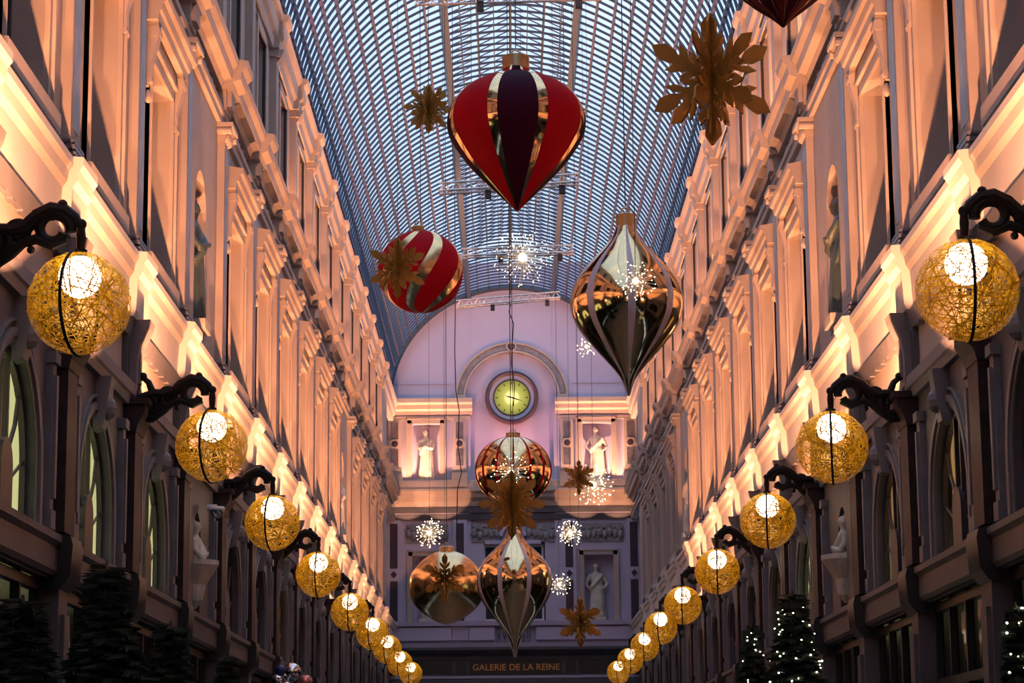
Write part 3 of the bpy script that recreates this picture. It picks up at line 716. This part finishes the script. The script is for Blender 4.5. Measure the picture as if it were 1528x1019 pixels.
# ------------------------------------------------------------------ statues
def statue(name, loc, label, h=1.75, rz=0, arm='fold', bust=False, m='statue', group=None, plinth=True):
    root = empty(name, loc, rz); tag(root, label, 'statue', group)
    b = MB(); k = h/1.75
    n = 28; secs = [(.00, .27, .21), (.10, .28, .22), (.45, .25, .20), (.80, .23, .18), (1.00, .22, .165), (1.10, .185, .13), (1.22, .195, .13), (1.36, .215, .13), (1.44, .19, .11), (1.49, .09, .075), (1.54, .055, .058), (1.59, .062, .075), (1.65, .082, .098), (1.71, .080, .098), (1.77, .055, .07), (1.80, .002, .002)]
    if bust: secs = [(z, rx, ry) for z, rx, ry in secs if z >= 1.0]
    vs = []
    for z, rx, ry in secs:
        for j in range(n):
            a = 2*PI*j/n; fold = 1+(.085*math.cos(7*a+2.2*z)+.04*math.cos(13*a))*(1 if z < 1.1 else 0)*(1.1-z if z > .3 else .8)
            lean = .03*math.sin(z*2.4)
            vs.append((rx*math.cos(a)*fold+lean, ry*math.sin(a)*fold-(.012 if z > 1.5 else 0), z))
    fs = [(i*n+j, i*n+(j+1) % n, (i+1)*n+(j+1) % n, (i+1)*n+j) for i in range(len(secs)-1) for j in range(n)]
    fs += [tuple(range(n-1, -1, -1)), tuple((len(secs)-1)*n+j for j in range(n))]
    b.add(vs, fs)
    if not bust or True:
        for sg in (-1, 1):
            if arm == 'fold' or (arm == 'mixed' and sg < 0): P_ = [(sg*.19, 0, 1.40), (sg*.27, -.03, 1.20), (sg*.24, -.13, 1.08), (sg*.06, -.22, 1.12), (sg*.0, -.24, 1.14)]
            elif arm == 'hip': P_ = [(sg*.19, 0, 1.40), (sg*.30, .0, 1.22), (sg*.36, -.02, 1.10), (sg*.27, -.08, .98), (sg*.22, -.10, .95)]
            else: P_ = [(sg*.19, 0, 1.40), (sg*.29, 0, 1.18), (sg*.30, -.05, .98), (sg*.30, -.10, .82), (sg*.29, -.12, .76)]
            b.tube(P_, [.075, .062, .055, .04, .03], 10)
            e = Vector(P_[-1]); d = (e-Vector(P_[-2])).normalized()
            for f in range(4): b.tube([e-d*.01+Vector((0, 0, .022*(f-1.5))), e+d*(.05+.012*(1.5-abs(f-1.5)))+Vector((0, -.012, .02*(f-1.5)))], .012, 5)
            b.tube([e, e+Vector((0, -.045, .03))], .013, 5)
        b.sphere((0, -.108, 1.665), .016, 6, 5, sz=1.6)       # nose
        for sg in (-1, 1): b.sphere((sg*.083, 0, 1.66), .018, 6, 5, sz=1.5)
        b.tube([(.2, -.05, 1.42), (.05, -.16, 1.22), (-.15, -.17, 1.02), (-.22, -.05, .88)], [.05, .06, .07, .05], 8)   # drapery fold
    o = b.build('figure', M[m], root, True); o.scale = (k, k, k)
    if bust: o.location.z = -1.0*k
    md = o.modifiers.new('remesh', 'REMESH'); md.mode = 'VOXEL'; md.voxel_size = .022; md.use_smooth_shade = True
    hb = MB(); hb.lathe([(.02, 1.83), (.07, 1.81), (.098, 1.75), (.103, 1.68), (.09, 1.62), (.06, 1.56)], 14, (0, .022, 0), a0=-.35, a1=PI+.35); hb.sphere((0, .10, 1.72), .05, 8, 6)
    o2 = hb.build('hair', M[m], root, True); o2.scale = (k, k, k)
    if bust: o2.location.z = -1.0*k
    if plinth:
        p = MB(); p.box(-.3, .3, -.22, .22, -.12, 0) if not bust else p.lathe([(.02, -.6), (.1, -.5), (.14, -.3), (.26, -.12), (.30, -.06), (.30, 0)], 16)
        p.build('plinth', M[m] if m == 'statue' else M['creamtrim'], root)
    return root
statue('statue', (-2.96, YE+.22, 12.07), 'robed stone statue with folded hands, upper left niche beside clock', 1.66, arm='fold')
statue('statue', (2.89, YE+.22, 12.07), 'robed stone statue with a hand on hip, upper right niche beside clock', 1.70, arm='hip')
statue('statue', (2.82, YE+.22, 7.30), 'pale stone statue in the lower right niche of the end wall', 1.78, arm='hip')
statue('statue', (-2.90, YE+.22, 7.30), 'stone statue in the lower left niche, mostly hidden by the squat gold bauble', 1.75, arm='mixed')
for s, sd in ((-1, 'left'), (1, 'right')):
    yb = yk(2)+PITCH/2
    statue('statue', (s*(XW+.10), yb, 7.50), 'dark bronze figure standing in the first-floor niche of the %s wall' % sd, 1.55, rz=-s*PI/2, arm='mixed', m='bronze')
    statue('bust', (s*(XL+.02), yb, 4.45), 'pale stone bust on a console in the small niche below the %s ledge' % sd, 1.10, rz=-s*PI/2, arm='fold', bust=True)
    yb = yk(9)+PITCH/2
    statue('statue', (s*(XW+.10), yb, 7.50), 'far stone figure in the second first-floor niche of the %s wall' % sd, 1.55, rz=-s*PI/2, arm='down')

# ------------------------------------------------------------------ twine globe lamps on iron brackets
def spiral(c, r, a0, turns, n=22, end=.35):
    return [(c[0]+r*(1-(1-end)*i/n)*math.cos(a0+turns*2*PI*i/n), 0, c[1]+r*(1-(1-end)*i/n)*math.sin(a0+turns*2*PI*i/n)) for i in range(n+1)]
def lamp_meshes():
    out_ = {}
    random.seed(11)
    for key, cnt, hw in (('a', 150, .0036), ('b', 125, .0046)):
        b = MB(); R = .378
        for i in range(cnt):
            ax = Vector((random.gauss(0, 1), random.gauss(0, 1), random.gauss(0, 1))).normalized()
            u = ax.orthogonal().normalized(); v = ax.cross(u); d = random.uniform(-.55, .55); rr = R*(1-.03*random.random())
            cr_ = math.sqrt(1-d*d); st = random.uniform(0, 2*PI); ln = random.uniform(2.4, 4.6); n = 16; vs = []
            wob = random.uniform(-.12, .12)
            for j in range(n+1):
                a = st+ln*j/n; p = (u*math.cos(a)+v*math.sin(a))*cr_+ax*(d+wob*math.sin(3*a)); p.normalize()
                t = ax.cross(p).normalized(); sd = p.cross(u*(-math.sin(a))+v*math.cos(a)).normalized()*hw
                vs += [p*rr-sd, p*rr+sd]
            b.add(vs, [(2*j, 2*j+1, 2*j+3, 2*j+2) for j in range(n)])
        out_['twine'+key] = b.mesh('twine_shell', M['twine'], recalc=False)
    b = MB(); b.sphere((0, 0, .195), .155, 20, 14); out_['bulb'] = b.mesh('opal_bulb', M['bulb'], True)
    b = MB()
    for ang in (PI/2-.12, ):
        n = 40; vs = []
        for j in range(n):
            a = 2*PI*j/n
            for rr, h in ((.392, -.011), (.392, .011), (.384, .011), (.384, -.011)):
                x, z = rr*math.cos(a), rr*math.sin(a); vs.append((x*math.cos(ang)-h*math.sin(ang), x*math.sin(ang)+h*math.cos(ang), z))
        b.add(vs, [(j*4+q, j*4+(q+1) % 4, ((j+1) % n)*4+(q+1) % 4, ((j+1) % n)*4+q) for j in range(n) for q in range(4)])
    b.tube([(0, 0, .34), (0, 0, .395)], .05, 12); out_['band'] = b.mesh('iron_hoop', M['iron'])
    return out_
LM = lamp_meshes()
def bracket_mesh(s):
    b = MB(); z0 = .45
    def T(pts, r, n=7): b.tube([(s*(-p[0]) if True else 0, p[1], p[2]) for p in pts], r, n)
    # local x: 0 at the lamp axis, positive towards the wall (mirrored by s)
    def F(pts, r, n=8): b.tube([(s*p[0], p[1], p[2]) for p in pts], [q*1.3 for q in r] if isinstance(r, list) else r*1.3, n)
    F(spiral((.20, z0+.10), .125, PI*1.05, -.95, end=.62), [.034]*8+[.03]*15)
    F([(.02, 0, z0+.13), (.05, 0, z0+.18), (.12, 0, z0+.235), (.22, 0, z0+.25), (.32, 0, z0+.20), (.40, 0, z0+.12), (.50, 0, z0+.09), (.60, 0, z0+.10), (.72, 0, z0+.05), (.80, 0, z0+.02)], [.03, .035, .04, .045, .045, .045, .045, .04, .045, .05])
    F(spiral((.45, z0+.08), .085, 0, 1.1, end=.35), .026)
    F(spiral((.64, z0+.0), .135, PI*.7, 1.2, end=.35), .032)
    F(spiral((.52, z0-.03), .07, PI*.2, -1.0, end=.4), .022)
    F([(.10, 0, z0+.02), (.20, 0, z0-.02), (.32, 0, z0+.03), (.42, 0, z0+.0), (.5, 0, z0-.08), (.62, 0, z0-.16), (.78, 0, z0-.14)], [.02, .03, .032, .03, .03, .034, .03])
    F([(.62, 0, z0+.12), (.66, 0, z0+.22), (.72, 0, z0+.27)], [.03, .025, .02])
    for x, z, r in ((.14, z0+.285, .038), (.0, z0+.135, .042), (.72, z0+.28, .045), (.36, z0-.05, .03)): b.sphere((s*x, 0, z), r, 10, 7)
    F([(.0, 0, z0+.13), (-.0, 0, z0+.05), (.0, 0, z0-.06)], [.02, .028, .022]); b.sphere((0, 0, z0+.03), .036, 8, 6, sz=1.3)
    b.box(min(s*.76, s*.84), max(s*.76, s*.84), -.07, .07, z0-.26, z0+.30)
    return b.mesh('iron_bracket', M['iron'], True)
BM = {-1: bracket_mesh(-1), 1: bracket_mesh(1)}
LPOS = {-1: [(-3.22, 5.07), (-3.19, 5.10), (-3.30, 5.13), (-3.28, 5.10), (-3.26, 5.03), (-3.24, 5.09), (-3.29, 5.16), (-3.31, 5.18), (-3.31, 5.25)],
        1: [(3.19, 5.11), (3.20, 5.03), (3.33, 5.10), (3.29, 5.09), (3.25, 5.10), (3.28, 5.15), (3.33, 5.17), (3.32, 5.20), (3.32, 5.23)]}
ORD = ['nearest', 'second', 'third', 'fourth', 'fifth', 'sixth', 'seventh', 'eighth', 'farthest']
for s in (-1, 1):
    for i in range(-2, 9):
        X, Z = LPOS[s][max(i, 0)]; y = Y1+2*PITCH*(i-1)
        L = empty('globe_lamp', (X, y, Z))
        lab = ('gold twine globe lamp on black scroll bracket, %s along the %s wall' % (ORD[i], 'left' if s < 0 else 'right')) if i >= 0 else 'gold twine globe lamp on black scroll bracket behind the viewer, %s %s wall' % ('nearer' if i == -1 else 'farther', 'left' if s < 0 else 'right')
        tag(L, lab, 'lamp', 'gold twine globe lamps along the arcade walls')
        t = inst('twine_shell', LM['twinea' if i < 2 else 'twineb'], L, rz=random.uniform(0, 6))
        inst('opal_bulb', LM['bulb'], L); inst('iron_hoop', LM['band'], L, rz=random.uniform(-.12, .12)); inst('iron_bracket', BM[s], L)

# ------------------------------------------------------------------ hanging baubles
def smooth_prof(P, n=46):
    """Catmull-Rom through (r, z)"""
    out_ = []; m = len(P)
    for q in range(n+1):
        t = q/n*(m-1); i = min(int(t), m-2); f = t-i
        p0, p1, p2, p3 = P[max(i-1, 0)], P[i], P[i+1], P[min(i+2, m-1)]
        out_.append(tuple(max(.0005, .5*((2*p1[a])+(-p0[a]+p2[a])*f+(2*p0[a]-5*p1[a]+4*p2[a]-p3[a])*f*f+(-p0[a]+3*p1[a]-3*p2[a]+p3[a])*f**3)) if a == 0 else
                    .5*((2*p1[a])+(-p0[a]+p2[a])*f+(2*p0[a]-5*p1[a]+4*p2[a]-p3[a])*f*f+(-p0[a]+3*p1[a]-3*p2[a]+p3[a])*f**3) for a in (0, 1)))
    return out_
def gore(prof, a0, a1, off, name, m, parent, twist=0, n=5, inner=False):
    b = MB(); vs = []; L_ = len(prof)
    for i, (r, z) in enumerate(prof):
        tw = twist*i/(L_-1)
        for j in range(n+1):
            a = a0+(a1-a0)*j/n+tw; vs.append(((r+off)*math.cos(a), (r+off)*math.sin(a), z))
    b.add(vs, [(i*(n+1)+j, i*(n+1)+j+1, (i+1)*(n+1)+j+1, (i+1)*(n+1)+j) for i in range(L_-1) for j in range(n)])
    if off > 0:
        # give the strip edges a thickness
        k = len(vs); vs2 = [];
        for i, (r, z) in enumerate(prof):
            tw = twist*i/(L_-1)
            for a in (a0, a1): vs2.append(((max(r-.01, 0))*math.cos(a+tw), (max(r-.01, 0))*math.sin(a+tw), z))
        b.v += vs2
        for i in range(L_-1):
            b.f.append((i*(n+1), (i+1)*(n+1), k+2*(i+1), k+2*i)); b.m.append(0)
            b.f.append((i*(n+1)+n, k+2*i+1, k+2*(i+1)+1, (i+1)*(n+1)+n)); b.m.append(0)
    o = b.build(name, m, parent, True, recalc=False)
    return o
def roof_z(x):
    return RZ+RB*math.sqrt(max(0, 1-(x/RA)**2))-.1
def bauble(loc, label, prof, body, stripes, capr, capz, caph, group=None, rz=0, tilt=(0, 0), twist=0, cable=True, cat='bauble', name='hanging_bauble'):
    """prof: r, z local; stripes: list of (centre angle deg, width deg, name, material, offset)"""
    root = empty(name, loc); tag(root, label, cat, group)
    P = smooth_prof(prof)
    b = MB(); b.lathe(P, 64); bo = b.build('body', M[body], root, True)
    bo.rotation_euler = (tilt[0], tilt[1], rz)
    for ac, wd, nm, m, off in stripes:
        a = math.radians(ac-90); h = math.radians(wd)/2
        o = gore(P, a-h, a+h, off, nm, M[m], root, twist, n=max(3, int(wd/5))); o.rotation_euler = (tilt[0], tilt[1], rz)
    c = MB(); c.lathe([(capr*.9, capz), (capr, capz+.01), (capr, capz+caph), (capr*.85, capz+caph+.01), (.001, capz+caph+.012)], 32)
    c.tube([(.04*math.cos(t), 0, capz+caph+.03+.04*math.sin(t)) for t in [2*PI*i/12 for i in range(12)]], .008, 6, closed=True)
    co = c.build('cap', M['cap'], root, True); co.rotation_euler = (tilt[0], tilt[1], 0)
    if cable:
        k = MB(); x = loc[0]; top = roof_z(x)-loc[2]
        k.tube([(0, 0, capz+caph+.06), (0, 0, top)], .005, 5); k.build('cable', M['wire'], root)
    return root
Q = lambda pts, sc, mid: [(max(.003, r*sc), (mid-y)*sc) for y, r in pts]
# big red and purple top-shaped bauble
S_ = .00640
st = []
for i in range(4):
    c = i*90
    st += [(c, 34, 'purple_panel', 'purple', .003), (c-21, 8.4, 'gold_stripe', 'gold', .006), (c+21, 8.4, 'gold_stripe', 'gold', .006)]
bauble((-.03, 22, 7.88), 'huge red and dark purple teardrop bauble with gold stripes, nearest the roof centre', Q([(100, 19), (112, 26), (122, 55), (137, 78), (158, 96), (182, 103.5), (205, 101), (230, 87), (255, 68), (280, 44), (303, 21), (322, 2)], S_, 188), 'red', st, 20.5*S_, (188-110)*S_, 26*S_, rz=.02)
# red ball with gold spiral stripes
S_ = .00870
sp = [(62*math.sin(PI*i/16), 62*math.cos(PI*i/16)) for i in range(17)]
bauble((-1.25, 30, 8.19), 'red ball bauble wound with gold spiral stripes, upper left', [(max(.003, r*S_*1.02), z*S_*1.0) for r, z in sp], 'red', [(a, 19, 'gold_spiral', 'goldsatin', .006) for a in (10, 70, 130, 190, 250, 310)], 9*S_, 60*S_, 8*S_, tilt=(.10, -.05), twist=-2.1)
# gold onion with lilac stripes, right
S_ = .00610
on = [(340, 13), (348, 15), (362, 21), (378, 34), (400, 54), (425, 73), (448, 82), (465, 83), (487, 78), (510, 64), (535, 43), (555, 25), (575, 10), (600, 1)]
bauble((.95, 21, 5.90), 'large gold onion-shaped bauble with lilac stripes, right of the roof centre', Q(on, S_, 462), 'gold', [(a+2, 8, 'lilac_stripe', 'white', .005) for a in range(0, 360, 45)], 14.5*S_, (462-347)*S_, 20*S_)
# gold ball with thin red ribs
S_ = .0100
bl = [(59*math.sin(PI*i/16), 53*math.cos(PI*i/16)) for i in range(17)]
bauble((-.06, 36, 6.38), 'gold ball bauble with thin red ribs below the clock', [(max(.003, r*S_), z*S_) for r, z in bl], 'gold', [(a, 3.2, 'red_rib', 'red', .008) for a in [i*25.7 for i in range(14)]], 11*S_, 50*S_, 8*S_)
# plain squat gold bauble
S_ = .0104
sq = [(826, 10), (832, 26), (845, 42), (862, 54), (878, 57), (893, 55), (908, 47), (920, 34), (930, 18), (936, 2)]
bauble((-1.11, 37, 4.72), 'plain satin gold squat bauble low in the hall, left of the pointed gold one', Q(sq, S_, 878), 'goldsatin', [], 11*S_, (878-829)*S_, 9*S_)
# lower gold drop with lilac stripes
S_ = .00880
dr = [(795, 10), (803, 12), (815, 20), (828, 34), (845, 49), (862, 55.5), (878, 56), (895, 51), (912, 41), (930, 27), (945, 16), (960, 8), (983, 1)]
bauble((-.07, 31, 4.26), 'gold pointed drop bauble with lilac stripes, lowest of all', Q(dr, S_, 872), 'gold', [(a+22.5, 7, 'lilac_stripe', 'white', .006) for a in range(0, 360, 45)], 10*S_, (872-803)*S_, 10*S_)
# dark red tip at the top edge
S_ = .0050
st = [(c, 30, 'dark_panel', 'purple', .003) for c in range(22, 360, 60)]+[(c, 2.2, 'gold_stripe', 'gold', .006) for c in range(0, 360, 30)]
bauble((1.95, 17, 7.88), 'dark maroon faceted bauble whose point hangs in at the top right edge', [(.10, .50), (.14, .46), (.40, .36), (.58, .18), (.64, .0), (.58, -.16), (.42, -.34), (.22, -.52), (.09, -.62), (.003, -.70)], 'maroon', st, .11, .47, .12)

# ------------------------------------------------------------------ gold snowflakes made of crossing plates
def arm_poly(L):
    """one arm with a kite tip and two pairs of barbs, as separate convex polygons along +x"""
    P = []
    P.append([(0, -.10*L), (.30*L, -.07*L), (.62*L, -.03*L), (.62*L, .03*L), (.30*L, .07*L), (0, .10*L)])
    P.append([(.48*L, 0), (.66*L, -.11*L), (.84*L, -.125*L), (1.0*L, 0), (.84*L, .125*L), (.66*L, .11*L)])
    for sg in (-1, 1):
        for r0, ln, an, wd in ((.36, .38, .66, .058), (.17, .33, .70, .050)):
            c, s_ = math.cos(an*sg), math.sin(an*sg)
            def Tf(u, v): return ((r0*L+u*c-v*s_), (u*s_+v*c))
            P.append([Tf(0, -.02*L), Tf(ln*L*.65, -wd*L), Tf(ln*L, 0), Tf(ln*L*.65, wd*L), Tf(0, .02*L)])
    return P
def snowflake(loc, R, label, arms=6, plates=3, rot=0, tiltz=0, group=None):
    root = empty('snowflake', loc, tiltz); tag(root, label, 'snowflake', group)
    b = MB(); th = .012*R/.4
    for i in range(arms):
        a = PI/2+2*PI*i/arms+rot; c, s_ = math.cos(a), math.sin(a)
        for poly in arm_poly(R):
            b.prism(poly, lambda u, v, t: (u*c-v*s_, t, u*s_+v*c), -th/2, th/2)
    b.lathe([(.13*R, -th*.6), (.13*R, th*.6)], 12) if False else None
    me = b.mesh('gold_plate', M['flake'])
    for k in range(plates):
        inst('gold_plate', me, root, rz=PI*k/plates)
    k = MB(); k.tube([(0, 0, R*.95), (0, 0, roof_z(loc[0])-loc[2])], .003, 4); k.build('cable', M['wire'], root)
    return root
G = 'gold card snowflakes'
snowflake((1.31, 16, 6.48), .48, 'largest gold snowflake, upper right in front of the wall', 6, 3, tiltz=.14, rot=.02, group=G)
snowflake((-1.14, 30, 10.38), .345, 'small gold snowflake against the glass roof, left of the red teardrop', 8, 3, tiltz=.3, group=G)
snowflake((-1.36, 26, 7.36), .36, 'gold snowflake overlapping the red spiral ball', 6, 3, tiltz=.25, group=G)
snowflake((-.10, 29, 5.04), .43, 'gold snowflake between the red-ribbed ball and the pointed drop', 8, 3, tiltz=.1, group=G)
snowflake((1.03, 39, 6.66), .30, 'small gold snowflake beside a starburst, right of the red-ribbed ball', 6, 3, tiltz=.2, group=G)
snowflake((-1.06, 34, 4.57), .36, 'gold snowflake hanging in front of the squat gold bauble', 6, 3, tiltz=.5, group=G)
snowflake((.93, 36, 4.07), .39, 'gold snowflake low on the right above the passage cornice', 6, 3, tiltz=.35, group=G)

# ------------------------------------------------------------------ starburst lights
def starburst(loc, R, label, n=110, seed=1, cab=True):
    random.seed(seed)
    root = empty('starburst_light', loc); tag(root, label, 'light', 'starburst lights of wire and tiny bulbs')
    w_ = MB(); l_ = MB(); rb = .0052*max(.8, loc[1]/28)
    for i in range(n):
        z = 1-2*(i+.5)/n; a = i*2.39996; r = math.sqrt(1-z*z); d = Vector((r*math.cos(a), r*math.sin(a), z))
        d = (d+Vector((random.gauss(0, .1), random.gauss(0, .1), random.gauss(0, .1)))).normalized(); ln = R*random.choice((1, .96, .85, .72, .5))
        w_.tube([d*.02, d*ln], .0016*loc[1]/25, 3, caps=False); l_.sphere(d*ln, rb, 6, 4)
    tag(w_.build('wires', M['ledwire'], root), kind='stuff'); tag(l_.build('tiny_bulbs', M['led'], root), kind='stuff')
    c = MB(); c.sphere((0, 0, 0), .045*R/.3, 10, 8); c.build('core', M['led'], root, True)
    if cab:
        k = MB(); k.tube([(0, 0, .03), (0, 0, roof_z(loc[0])-loc[2])], .003, 4); k.build('cable', M['wire'], root)
starburst((.10, 34, 9.27), .43, 'brightest starburst light, high under the roof below the red teardrop', 130, 1)
starburst((.92, 19, 5.68), .17, 'starburst light hanging in front of the gold onion bauble', 80, 2)
starburst((1.30, 40, 6.66), .36, 'starburst light right of the red-ribbed gold ball', 120, 3)
starburst((-1.65, 45, 6.40), .28, 'starburst light over the squat gold bauble, left', 90, 4)
starburst((1.03, 45, 6.38), .25, 'starburst light between the pointed drop and the lower right statue', 90, 5)
starburst((-.10, 33.5, 6.02), .30, 'starburst light behind the middle snowflake, in front of the red-ribbed ball', 60, 6)
starburst((.70, 40, 4.98), .20, 'starburst light mostly hidden behind the pointed drop', 50, 7)
starburst((1.02, 34, 7.93), .16, 'small starburst light peeking out left of the gold onion', 40, 8)

# ------------------------------------------------------------------ aluminium trusses
def truss(a, b, z0, y, label, h=.16, n=12):
    root = empty('lighting_truss', ((a+b)/2, y, z0[0]/2+z0[1]/2)); tag(root, label, 'truss', 'aluminium trusses under the roof')
    L_ = (b-a)/2; dz = (z0[1]-z0[0])/2
    for dy, h0 in ((-.12, 0), (.12, 0), (0, h)):
        m = MB(); m.tube([(-L_, dy, h0-dz), (L_, dy, h0+dz)], .02, 8); m.build('chord', M['alu'], root)
    w_ = MB()
    for i in range(n):
        xa = -L_+2*L_*i/n; xb = -L_+2*L_*(i+.5)/n; xc = -L_+2*L_*(i+1)/n; f = lambda x: dz*x/L_
        for dy in (-.12, .12): w_.tube([(xa, dy, f(xa)), (xb, 0, h+f(xb)), (xc, dy, f(xc))], .009, 5)
        w_.tube([(xa, -.12, f(xa)), (xb, .12, f(xb)), (xc, -.12, f(xc))], .008, 5)
    w_.build('lacing', M['alu'], root)
    for x in (-L_*.8, L_*.8):
        c = MB(); X = (a+b)/2+x; c.tube([(x, 0, h+dz*x/L_), (x, 0, roof_z(X)-(z0[0]+z0[1])/2)], .006, 4); c.build('steel_cable', M['wire'], root)
    for x in (-.3*L_, .75*L_):
        c = MB(); c.box(x-.05, x+.05, -.05, .05, -.16+dz*x/L_, dz*x/L_-.02); c.build('clamp', M['winframe'], root)
truss(-1.44, 1.29, (12.86, 12.92), 33, 'aluminium truss at the top edge above the red teardrop')
truss(-1.24, 1.08, (11.28, 11.42), 38, 'aluminium truss behind the tip of the red teardrop')
truss(-1.04, 1.21, (12.00, 12.06), 46, 'aluminium truss behind the brightest starburst')
truss(-1.36, 1.15, (13.02, 13.22), 56, 'farthest aluminium truss, sloping in front of the end wall')

# loose dark cables hanging in front of the end wall
def loose(pts, label, r=.012):
    m = MB(); m.tube(pts, r, 5); o = m.build('loose_cable', M['wire']); tag(o, label, 'cable')
loose([(-.05, 56.3, 18.63), (-.05, 56.3, 13.1), (-.09, 56, 12.9), (.02, 56, 12.6), (-.02, 56, 12.1), (-.04, 56, 11.6), (.03, 56, 11.1), (.0, 56, 10.6)], 'dark cable dangling from the farthest truss in front of the arch')
loose([(-1.38, 56, 18.1), (-1.38, 56, 13.0), (-1.40, 56, 12.0), (-1.38, 56, 11.0), (-1.30, 56, 10.5), (-1.33, 56, 9.6), (-1.25, 56, 9.0), (-1.35, 56, 8.6), (-1.38, 56, 7.4)], 'long dark cable dangling left of the clock')

# ------------------------------------------------------------------ christmas trees and small things near the shops
def tree(loc, h, R, label, lights=0, ledmat='treeled', seed=1, dens=1.0, baubles=0):
    random.seed(seed)
    root = empty('christmas_tree', loc); tag(root, label, 'tree')
    t = MB(); t.tube([(0, 0, 0), (0, 0, h*.5), (0, 0, h)], [R*.07, R*.05, .01], 8); t.build('trunk', M['bark'], root)
    f = MB(); n = int(300*dens)
    tips = []
    for i in range(n):
        u = (i+.5)/n; z = h*(.06+.93*(1-(1-u)**.8)); rr = R*(1-z/h)**.85*random.uniform(.75, 1.08)+.03; a = i*2.39996+random.uniform(-.2, .2)
        d = Vector((math.cos(a), math.sin(a), -.18)); side_ = Vector((-math.sin(a), math.cos(a), 0)); base = Vector((0, 0, z))
        tips.append(base+d*rr)
        f.tube([base, base+d*rr*.6, base+d*rr], [.012, .008, .004], 3, caps=False)
        m_ = 9
        for j in range(m_):
            q = base+d*rr*(.25+.75*j/m_); ln = .11*(1-.5*j/m_)*(R/.8+.5)
            for sg in (-1, 1):
                e = q+(side_*sg*.8+d*.6+Vector((0, 0, random.uniform(-.3, .25)))).normalized()*ln
                nrm = Vector((0, 0, .022)); w2 = d*.016
                f.add([q-w2, q+w2, e], [(0, 1, 2)]); f.add([q-nrm, q+nrm, e], [(0, 1, 2)])
    tag(f.build('needles', M['needle'], root, recalc=False), kind='stuff')
    if lights:
        l = MB()
        for i in range(lights):
            p = random.choice(tips)*1.0; l.sphere(p*1.0+Vector((random.uniform(-.04, .04), random.uniform(-.04, .04), random.uniform(-.03, .03))), random.uniform(.006, .010), 6, 4)
        tag(l.build('fairy_lights', M[ledmat], root), kind='stuff')
    return root
tree((2.72, 24, 0), 3.55, .95, 'tall lit christmas tree with warm fairy lights on the right', 380, seed=3)
tree((2.72, 28.2, 0), 3.52, .55, 'narrow lit christmas tree behind the tall one on the right', 150, seed=5)
tree((3.52, 17.2, 0), 2.9, .40, 'christmas tree with cool fairy lights at the right edge', 160, seed=7)
tree((-2.95, 16.6, 0), 3.2, .92, 'dark unlit fir tree in the lower left corner', 5, 'blueled', seed=9, dens=1.5)
tree((-3.0, 14.0, 0), 2.75, .85, 'dark fir tree nearest the viewer at the left edge', 4, 'blueled', seed=31, dens=1.5)
tree((-3.05, 20.5, 0), 3.05, .85, 'dark fir tree with blue lights behind the corner fir', 8, 'blueled', seed=12, dens=1.3)
tree((-3.15, 25.5, 0), 3.05, .62, 'third dark fir tree along the left wall', 6, 'blueled', seed=14, dens=1.0)
random.seed(21)
tree((-2.86, 30, 0), 2.90, .40, 'slim fir topped with silver and pink baubles on the left', 10, seed=17, dens=.6)
for i, (dx, dz, r, m, lb) in enumerate(((0.0, .13, .115, 'silver', 'large silver bauble crowning the slim fir'), (-.17, .02, .085, 'silver', 'silver bauble at the left of the slim fir crown'), (.18, .0, .09, 'pinkbauble', 'pink bauble at the right of the slim fir crown'),
        (-.05, -.06, .07, 'silver', 'small silver bauble under the large one on the slim fir'), (.09, -.10, .07, 'bluebauble', 'dark blue bauble on the slim fir crown'), (-.12, .14, .07, 'bluebauble', 'upper dark blue bauble on the slim fir crown'))):
    b = MB(); b.sphere((0, 0, 0), r, 20, 12); root = b.build('tree_bauble', M[m], None, True, loc=(-2.86+dx, 29.85-.05*i, 2.93+dz)); tag(root, lb, 'bauble', 'baubles on the slim fir')
    c = MB(); c.tube([(0, 0, r*.97), (0, 0, r+.02)], .018, 8); c.build('cap', M['cap'], root)

for s, y, z, lb in ((-1, 30.1, 5.14, 'white dome camera on a marble pilaster of the left wall'),):
    r_ = empty('dome_camera', (s*3.86, y, z)); tag(r_, lb, 'camera')
    b = MB(); b.lathe([(.10, .03), (.11, 0), (.10, -.02)], 18); b.build('housing', M['camwhite'], r_, True)
    b = MB(); b.lathe([(.095, -.02), (.085, -.07), (.05, -.11), (.001, -.12)], 18); b.build('dome', M['silver'], r_, True)
    b = MB(); b.box(-.12, 0, -.02, .02, .02, .06); b.build('arm', M['camwhite'], r_)
